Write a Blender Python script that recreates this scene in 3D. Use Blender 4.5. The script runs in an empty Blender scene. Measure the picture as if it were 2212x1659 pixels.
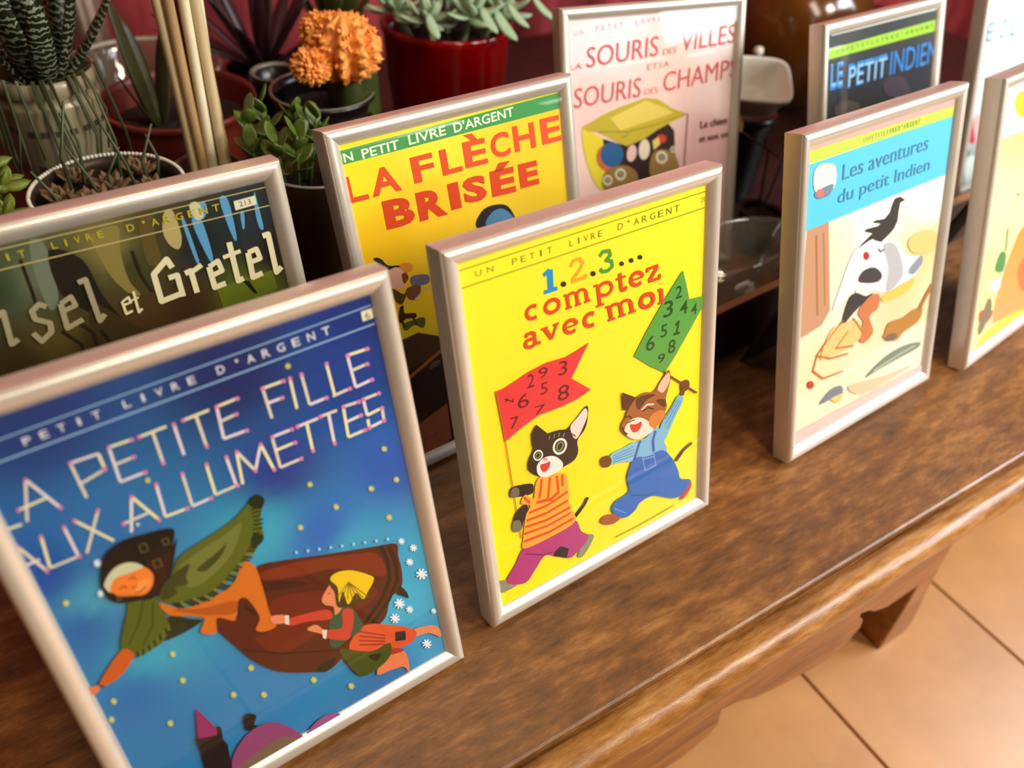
import bpy, bmesh, math, random
from mathutils import Vector, Matrix
random.seed(7)
C = bpy.context.scene.collection
# ------------------------------------------------------------------ camera, world, lights, exposure
CP = Vector((0.0000000, -0.1345464, 0.4360664)); FPX = 1719.0087
FW = Vector((0.4208545, 0.6066894, -0.6743956)); RT = Vector((0.8505194, -0.5224182, 0.0607942)); UP = Vector((0.3154333, 0.5991720, 0.7358632))
cam = bpy.data.objects.new('camera', bpy.data.cameras.new('camera')); C.objects.link(cam)
M = Matrix((RT, UP, -FW)).transposed().to_4x4(); M.translation = CP; cam.matrix_world = M
cam.data.sensor_width = 36; cam.data.lens = FPX / 2212 * 36; cam.data.clip_start = .01
cam.data.dof.use_dof = True; cam.data.dof.focus_distance = .47; cam.data.dof.aperture_fstop = 5
bpy.context.scene.camera = cam
vs = bpy.context.scene.view_settings; vs.view_transform = 'Standard'; vs.look = 'None'; vs.exposure = 0.0; vs.gamma = 1
vs.use_curve_mapping = False
w = bpy.data.worlds.new('room_ambient'); bpy.context.scene.world = w; w.use_nodes = True
w.node_tree.nodes['Background'].inputs[0].default_value = (.70, .44, .27, 1); w.node_tree.nodes['Background'].inputs[1].default_value = .10
def area(name, loc, target, size, power, col, sy=None):
    l = bpy.data.lights.new(name, 'AREA'); l.size = size; l.energy = power; l.color = col
    if sy: l.shape = 'RECTANGLE'; l.size_y = sy
    o = bpy.data.objects.new(name, l); C.objects.link(o); o.location = loc
    o.rotation_euler = (Vector(target) - Vector(loc)).to_track_quat('-Z', 'Y').to_euler(); return o
area('unseen_warm_lamp', (1.0, -.75, .95), (.38, .10, .08), .26, 13.5, (1, .89, .72))  # unseen key lamp, warm, low at the front right
area('unseen_warm_lamp', (.30, -.80, 1.15), (.15, .06, .08), .28, 7.5, (1, .86, .66), .7)  # unseen lamp added behind the camera for bright reflections on the rails
area('window_light', (1.75, -1.30, .98), (.6, .15, .1), .9, 20, (.95, .96, 1), .75)  # unseen window, placed so its mirror image glares on the pink cover
area('window_light', (1.50, -.30, .70), (.78, .15, .14), .5, 16, (.80, .92, 1))
area('unseen_warm_lamp', (.35, .45, 1.6), (.3, .25, .1), .5, 4.5, (1, .84, .66))  # unseen overhead lamp added to brighten the tops of the frames
# ------------------------------------------------------------------ helpers
def at(x, y, Y):
    """point where the sight line of photo pixel x, y meets the upright plane at depth Y"""
    d = FW + RT * ((x - 1106) / FPX) - UP * ((y - 829.5) / FPX)
    return CP + d * ((Y - CP.y) / d.y)
def lin(c):
    f = lambda v: (v / 12.92 if v <= .04045 else ((v + .055) / 1.055) ** 2.4)
    return tuple(f(v / 255) for v in c)
MATS = {}
def mat(name, col, rough=.5, metal=0, noise=0, scale=20, bump=0, spec=.5, trans=0, coat=0, col2=None, stretch=(1, 1, 1), sss=0):
    if name in MATS: return MATS[name]
    m = bpy.data.materials.new(name); m.use_nodes = True; n = m.node_tree; b = n.nodes['Principled BSDF']
    c = (*lin(col), 1); b.inputs['Base Color'].default_value = c; b.inputs['Roughness'].default_value = rough
    b.inputs['Metallic'].default_value = metal; b.inputs['Specular IOR Level'].default_value = spec
    b.inputs['Transmission Weight'].default_value = trans; b.inputs['Coat Weight'].default_value = coat
    if noise or bump or col2:
        tc = n.nodes.new('ShaderNodeTexCoord'); mp = n.nodes.new('ShaderNodeMapping'); mp.inputs['Scale'].default_value = stretch
        t = n.nodes.new('ShaderNodeTexNoise'); t.inputs['Scale'].default_value = scale; t.inputs['Detail'].default_value = 6; t.inputs['Roughness'].default_value = .65
        n.links.new(tc.outputs['Object'], mp.inputs[0]); n.links.new(mp.outputs[0], t.inputs['Vector'])
        r = n.nodes.new('ShaderNodeValToRGB'); e = r.color_ramp.elements; e[0].position = .35; e[1].position = .66
        d = lin(col2) if col2 else tuple(v * (1 - noise) for v in c[:3])
        e[0].color = (*d, 1); e[1].color = c
        n.links.new(t.outputs[0], r.inputs[0]); n.links.new(r.outputs[0], b.inputs['Base Color'])
        if bump:
            bp = n.nodes.new('ShaderNodeBump'); bp.inputs['Strength'].default_value = bump; bp.inputs['Distance'].default_value = .002
            n.links.new(t.outputs[0], bp.inputs['Height']); n.links.new(bp.outputs[0], b.inputs['Normal'])
    MATS[name] = m; return m
def link(name, me, m=None, parent=None, loc=None, smooth=False):
    o = bpy.data.objects.new(name, me); C.objects.link(o)
    if m and not me.materials: me.materials.append(m)
    if parent: o.parent = parent
    if loc is not None: o.location = loc
    if smooth:
        for q in me.polygons: q.use_smooth = True
    return o
def mesh(name, V, F):
    me = bpy.data.meshes.new(name); me.from_pydata([tuple(v) for v in V], [], F); me.update(); return me
def thing(name, label, cat, loc=(0, 0, 0), rotz=0, group=None):
    o = bpy.data.objects.new(name, None); C.objects.link(o); o.location = loc; o.rotation_euler = (0, 0, rotz); o.empty_display_size = .02
    o['label'] = label; o['category'] = cat
    if group: o['group'] = group
    return o
class Geo:
    def __init__(s): s.V = []; s.F = []
    def add(s, V, F):
        k = len(s.V); s.V += [Vector(v) for v in V]; s.F += [[i + k for i in f] for f in F]; return s
    def box(s, a, b):
        x0, y0, z0 = a; x1, y1, z1 = b
        return s.add([(x0,y0,z0),(x1,y0,z0),(x1,y1,z0),(x0,y1,z0),(x0,y0,z1),(x1,y0,z1),(x1,y1,z1),(x0,y1,z1)], [[0,3,2,1],[4,5,6,7],[0,1,5,4],[1,2,6,5],[2,3,7,6],[3,0,4,7]])
    def prism(s, pts, d, axis='y', d0=0):
        n = len(pts); f = (lambda p, t: (p[0], t, p[1])) if axis == 'y' else (lambda p, t: (t, p[0], p[1]))
        return s.add([f(p, d0) for p in pts] + [f(p, d) for p in pts], [list(range(n)), list(range(2*n-1, n-1, -1))] + [[i, i+n, (i+1) % n + n, (i+1) % n] for i in range(n)])
    def lathe(s, prof, n=40, c=(0, 0, 0), ex=1, ey=1, sq=0):
        c = Vector(c); V = []
        for r, z in prof:
            for k in range(n):
                a = 2*math.pi*k/n; ca, sa = math.cos(a), math.sin(a)
                q = 1 if not sq else (abs(ca)**sq + abs(sa)**sq) ** (-1/sq)
                V.append(c + Vector((r*ca*ex*q, r*sa*ey*q, z)))
        F = [[i*n+k, i*n+(k+1) % n, (i+1)*n+(k+1) % n, (i+1)*n+k] for i in range(len(prof)-1) for k in range(n)]
        return s.add(V, F)
    def tube(s, pts, r0, r1=None, n=8):
        r1 = r0 if r1 is None else r1; pts = [Vector(p) for p in pts]; V = []; m = len(pts)
        ref = Vector((0.13, .97, .2)).normalized()
        for i, p in enumerate(pts):
            t = (pts[min(i+1, m-1)] - pts[max(i-1, 0)]).normalized(); a = t.cross(ref).normalized(); b = t.cross(a)
            r = r0 + (r1-r0)*i/(m-1)
            V += [p + (a*math.cos(2*math.pi*k/n) + b*math.sin(2*math.pi*k/n))*r for k in range(n)]
        F = [[i*n+k, i*n+(k+1) % n, (i+1)*n+(k+1) % n, (i+1)*n+k] for i in range(m-1) for k in range(n)] + [list(range(n-1, -1, -1)), list(range((m-1)*n, m*n))]
        return s.add(V, F)
    def me(s, name):
        m = mesh(name, s.V, s.F); b = bmesh.new(); b.from_mesh(m); bmesh.ops.recalc_face_normals(b, faces=b.faces); b.to_mesh(m); b.free(); return m
def bevel(o, wd, seg=2):
    m = o.modifiers.new('bevel', 'BEVEL'); m.width = wd; m.segments = seg; m.limit_method = 'ANGLE'; m.angle_limit = .6; return o
def leaf_mesh(L, W, T=.15, curl=.3, n=7, pw=.8, tipw=.0, fold=.0):
    """a fleshy leaf that starts at the origin and grows along +x, curling towards +z"""
    V = []; k = 8
    for i in range(n+1):
        t = i/n; wd = W*.5*max(math.sin(math.pi*min(1, t*.93+.05))**pw, tipw*t) if i < n else W*.03
        ang = curl*t; x = L*t*math.cos(ang*.5); z = L*t*math.sin(ang*.5)
        for j in range(k):
            a = 2*math.pi*j/k; V.append((x, wd*math.cos(a), z + wd*T*math.sin(a)*2*.5 + fold*abs(wd*math.cos(a))))
    F = [[i*k+j, i*k+(j+1) % k, (i+1)*k+(j+1) % k, (i+1)*k+j] for i in range(n) for j in range(k)] + [list(range(k-1, -1, -1)), list(range(n*k, n*k+k))]
    return mesh('leaf', V, F)
def put(me, m, parent, loc, az, tilt, sc=1, name='leaf', roll=0):
    o = link(name, me, m, parent, loc, True); o.rotation_euler = Matrix.Rotation(az, 4, 'Z').__matmul__(Matrix.Rotation(-tilt, 4, 'Y')).__matmul__(Matrix.Rotation(roll, 4, 'X')).to_euler(); o.scale = (sc,)*3; return o
PI = math.pi
# ------------------------------------------------------------------ materials
def wood(name, a, b, d, rough=.42, scale=9, stretch=(.35, 2.2, 2.2), bump=.35, wear=None):
    m = bpy.data.materials.new(name); m.use_nodes = True; n = m.node_tree; N = n.nodes; p = N['Principled BSDF']
    tc = N.new('ShaderNodeTexCoord'); mp = N.new('ShaderNodeMapping'); mp.inputs['Scale'].default_value = stretch; n.links.new(tc.outputs['Object'], mp.inputs[0])
    t1 = N.new('ShaderNodeTexNoise'); t1.inputs['Scale'].default_value = scale; t1.inputs['Detail'].default_value = 9; t1.inputs['Roughness'].default_value = .72; t1.inputs['Distortion'].default_value = .6
    t2 = N.new('ShaderNodeTexNoise'); t2.inputs['Scale'].default_value = scale*6; t2.inputs['Detail'].default_value = 4; t2.inputs['Roughness'].default_value = .7
    n.links.new(mp.outputs[0], t1.inputs['Vector']); n.links.new(mp.outputs[0], t2.inputs['Vector'])
    r = N.new('ShaderNodeValToRGB'); e = r.color_ramp.elements; e[0].position = .34; e[0].color = (*lin(d), 1); e[1].position = .68; e[1].color = (*lin(a), 1)
    q = r.color_ramp.elements.new(.5); q.color = (*lin(b), 1)
    mx = N.new('ShaderNodeMix'); mx.data_type = 'FLOAT'; mx.inputs[0].default_value = .45
    n.links.new(t1.outputs[0], mx.inputs[2]); n.links.new(t2.outputs[0], mx.inputs[3]); n.links.new(mx.outputs[0], r.inputs[0])
    n.links.new(r.outputs[0], p.inputs['Base Color'])
    rr = N.new('ShaderNodeMapRange'); rr.inputs[3].default_value = rough+.12; rr.inputs[4].default_value = rough-.1; n.links.new(t1.outputs[0], rr.inputs[0]); n.links.new(rr.outputs[0], p.inputs['Roughness'])
    bp = N.new('ShaderNodeBump'); bp.inputs['Strength'].default_value = bump; bp.inputs['Distance'].default_value = .0015; n.links.new(mx.outputs[0], bp.inputs['Height']); n.links.new(bp.outputs[0], p.inputs['Normal'])
    return m
W_TOP = wood('worn_table_wood', (166, 112, 58), (112, 68, 24), (56, 30, 6), .40, 12, (.5, 1.6, 1.6), .6)
W_EDGE = wood('polished_edge_wood', (194, 142, 84), (148, 96, 40), (88, 50, 14), .33, 14, (.5, 2, 2), .5)
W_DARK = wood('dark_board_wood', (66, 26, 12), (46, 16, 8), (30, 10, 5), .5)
SILVER = mat('brushed_silver', (236, 224, 208), .30, .6, noise=.06, scale=60, stretch=(1, 1, 1), spec=.8)
BLACK = mat('black_card', (26, 15, 12), .7)
def print_mat():
    m = bpy.data.materials.new('printed_paper'); m.use_nodes = True; n = m.node_tree; b = n.nodes['Principled BSDF']
    a = n.nodes.new('ShaderNodeVertexColor'); a.layer_name = 'ink'; n.links.new(a.outputs[0], b.inputs['Base Color']); b.inputs['Roughness'].default_value = .55; b.inputs['Specular IOR Level'].default_value = .25
    return m
PRINT = print_mat()
def glass_mat(name, tint=(1, 1, 1), rough=.02, ior=1.5, body=0, bodycol=(1, 1, 1), mul=1):
    m = bpy.data.materials.new(name); m.use_nodes = True; n = m.node_tree; N = n.nodes; N.remove(N['Principled BSDF'])
    out = [x for x in N if x.type == 'OUTPUT_MATERIAL'][0]
    tr = N.new('ShaderNodeBsdfTransparent'); tr.inputs[0].default_value = (*tint, 1); gl = N.new('ShaderNodeBsdfGlossy'); gl.inputs['Roughness'].default_value = rough
    lw = N.new('ShaderNodeLayerWeight'); lw.inputs['Blend'].default_value = .35
    mr = N.new('ShaderNodeMath'); mr.operation = 'POWER'; mr.inputs[1].default_value = 2.6; n.links.new(lw.outputs['Facing'], mr.inputs[0])
    ma = N.new('ShaderNodeMath'); ma.operation = 'MULTIPLY_ADD'; ma.inputs[1].default_value = .55*mul; ma.inputs[2].default_value = .035*mul; ma.use_clamp = True; n.links.new(mr.outputs[0], ma.inputs[0])
    mx = N.new('ShaderNodeMixShader'); n.links.new(ma.outputs[0], mx.inputs[0]); n.links.new(tr.outputs[0], mx.inputs[1]); n.links.new(gl.outputs[0], mx.inputs[2])
    last = mx
    if body:
        df = N.new('ShaderNodeBsdfDiffuse'); df.inputs[0].default_value = (*bodycol, 1); m2 = N.new('ShaderNodeMixShader'); m2.inputs[0].default_value = body
        n.links.new(mx.outputs[0], m2.inputs[1]); n.links.new(df.outputs[0], m2.inputs[2]); last = m2
    n.links.new(last.outputs[0], out.inputs[0]); return m
PANE = glass_mat('picture_glass')
CLEAR = glass_mat('clear_glass', (.93, .92, .88), .03, body=.06, bodycol=(.8, .75, .65), mul=2.2)
SMOKE = glass_mat('brown_glass', (.5, .3, .14), .05, body=.7, bodycol=(.10, .055, .018), mul=1.8)
# ------------------------------------------------------------------ setting: floor, back wall
def struct(name, me, m, parent=None, loc=None):
    o = link(name, me, m, parent, loc)
    if not parent: o['kind'] = 'structure'
    return o
ZF = -.30
fl = struct('floor', Geo().box((-1.4, -1.8, ZF-.05), (3.2, 1.05, ZF-.006)).me('floor'), mat('tile_grout', (128, 82, 44), .9, noise=.3))
tl = bmesh.new(); TX, TY = .2135, .427
tile_me = []
for v in range(3):
    g = Geo().box((.0012, .0012, -.012), (TX-.0012, TY-.0012, 0)).me('tile'); g.materials.append(mat('clay_tile_%s' % ('light', 'mid', 'dark')[v], [(214, 160, 102), (206, 150, 94), (198, 140, 86)][v], .36, noise=.26, scale=6, bump=.15)); tile_me.append(g)
for i in range(-8, 13):
    for j in range(-4, 3):
        y0 = -.327 + j*TY + (.2135 if i % 2 else 0)
        if y0 + TY > 1.0: continue
        o = link('tile', tile_me[random.randrange(3)], None, fl, (.4925 + i*TX, y0, ZF)); bevel(o, .0012, 1)
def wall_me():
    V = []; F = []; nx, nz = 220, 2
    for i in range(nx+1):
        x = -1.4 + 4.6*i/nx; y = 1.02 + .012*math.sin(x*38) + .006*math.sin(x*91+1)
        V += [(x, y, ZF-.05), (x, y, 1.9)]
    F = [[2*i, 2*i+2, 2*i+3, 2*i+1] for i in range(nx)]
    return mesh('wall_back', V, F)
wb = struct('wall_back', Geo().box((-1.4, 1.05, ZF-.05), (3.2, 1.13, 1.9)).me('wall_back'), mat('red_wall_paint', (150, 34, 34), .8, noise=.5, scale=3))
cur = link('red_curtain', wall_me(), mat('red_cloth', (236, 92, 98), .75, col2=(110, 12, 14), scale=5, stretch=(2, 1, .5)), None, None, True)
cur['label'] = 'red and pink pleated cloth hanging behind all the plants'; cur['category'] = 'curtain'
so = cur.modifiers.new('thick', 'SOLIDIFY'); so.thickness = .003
# ------------------------------------------------------------------ the low table
tb = thing('low_table', 'low worn brown wooden table with thick rounded edge and carved apron under the frames', 'table', (0, 0, ZF))
def tpart(name, g, m, bv=0, smooth=False):
    o = link(name, g.me(name), m, tb, (0, 0, -ZF), smooth)
    if bv: bevel(o, bv)
    return o
XL, XR = -.62, 1.42
tpart('front_board', Geo().box((XL, .0005, -.028), (XR, .354, 0)), W_TOP, .0024)
tpart('shade_toned_back_board', Geo().box((XL, .3555, -.028), (XR, .93, 0)), W_DARK, .001)  # rear of the top coloured dark in place of the shade among the pots
def edge_prof():
    P = [(.0035, -.0065), (-.0008, -.0065), (-.0022, -.0040)]
    for k in range(9):
        a = math.radians(100 + k*20); P.append((-.0115 + .0108*math.cos(a-math.radians(10)), -.0150 + .0135*math.sin(a-math.radians(10))))
    P += [(-.006, -.0305), (-.0085, -.032), (-.0112, -.0352), (-.0108, -.0395), (-.005, -.043), (.004, -.044), (.010, -.044), (.010, -.0065)]
    return P
def long_strip():
    P = edge_prof(); n = len(P); nx = 160; V = []; F = []
    rnd = random.Random(3)
    for i in range(nx+1):
        x = XL + (XR-XL)*i/nx; dz = .0012*math.sin(x*17) + .0009*math.sin(x*41+2) + rnd.uniform(-.0004, .0004)
        V += [(x, y + (dz*.5 if y < -.002 else 0), z + (dz if y < -.002 and z < -.004 else 0)) for y, z in P]
    F = [[i*n+k, i*n+(k+1) % n, (i+1)*n+(k+1) % n, (i+1)*n+k] for i in range(nx) for k in range(n)] + [list(range(n)), list(range(nx*n+n-1, nx*n-1, -1))]
    g = Geo(); g.add(V, F); return g
tpart('edge_moulding', long_strip(), W_EDGE, 0, True)
AP = [(XL+.05, -.03), (.575, -.03), (.575, -.166), (.52, -.169), (.497, -.158), (.484, -.146), (.470, -.139), (.474, -.150), (.484, -.160), (.489, -.174), (.484, -.192), (.462, -.206), (.43, -.202), (.39, -.190), (.36, -.178), (.345, -.166), (.330, -.156), (.316, -.151), (.318, -.165), (.322, -.178), (.315, -.196), (.29, -.208), (.24, -.204), (.19, -.19), (.175, -.17), (.1, -.165), (0, -.16), (-.4, -.165), (XL+.05, -.17)]
tpart('apron', Geo().prism(AP, .022, 'y', .002), wood('apron_wood', (184, 122, 50), (150, 90, 28), (100, 54, 14), .45), .0015)
LG = [(.53, -.03), (.566, -.03), (.571, -.09), (.584, -.14), (.600, -.20), (.619, -.255), (.629, -.283), (.624, -.300), (.583, -.300), (.579, -.27), (.570, -.20), (.563, -.168), (.545, -.150), (.53, -.14)]
for sx, yy, dx in ((1, .0021, 0), (-1, .0021, .0), (1, .84, 0), (-1, .84, 0), (1, .0021, .76), (1, .84, .76)):
    pts = [(x+dx, z) for x, z in LG] if sx > 0 else [(-x+.03, z) for x, z in LG]
    tpart('leg', Geo().prism(pts, .045+yy, 'y', yy), bpy.data.materials['apron_wood'], .002)
tpart('back_apron', Geo().box((XL+.05, .86, -.14), (1.36, .88, -.028)), W_DARK)
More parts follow.
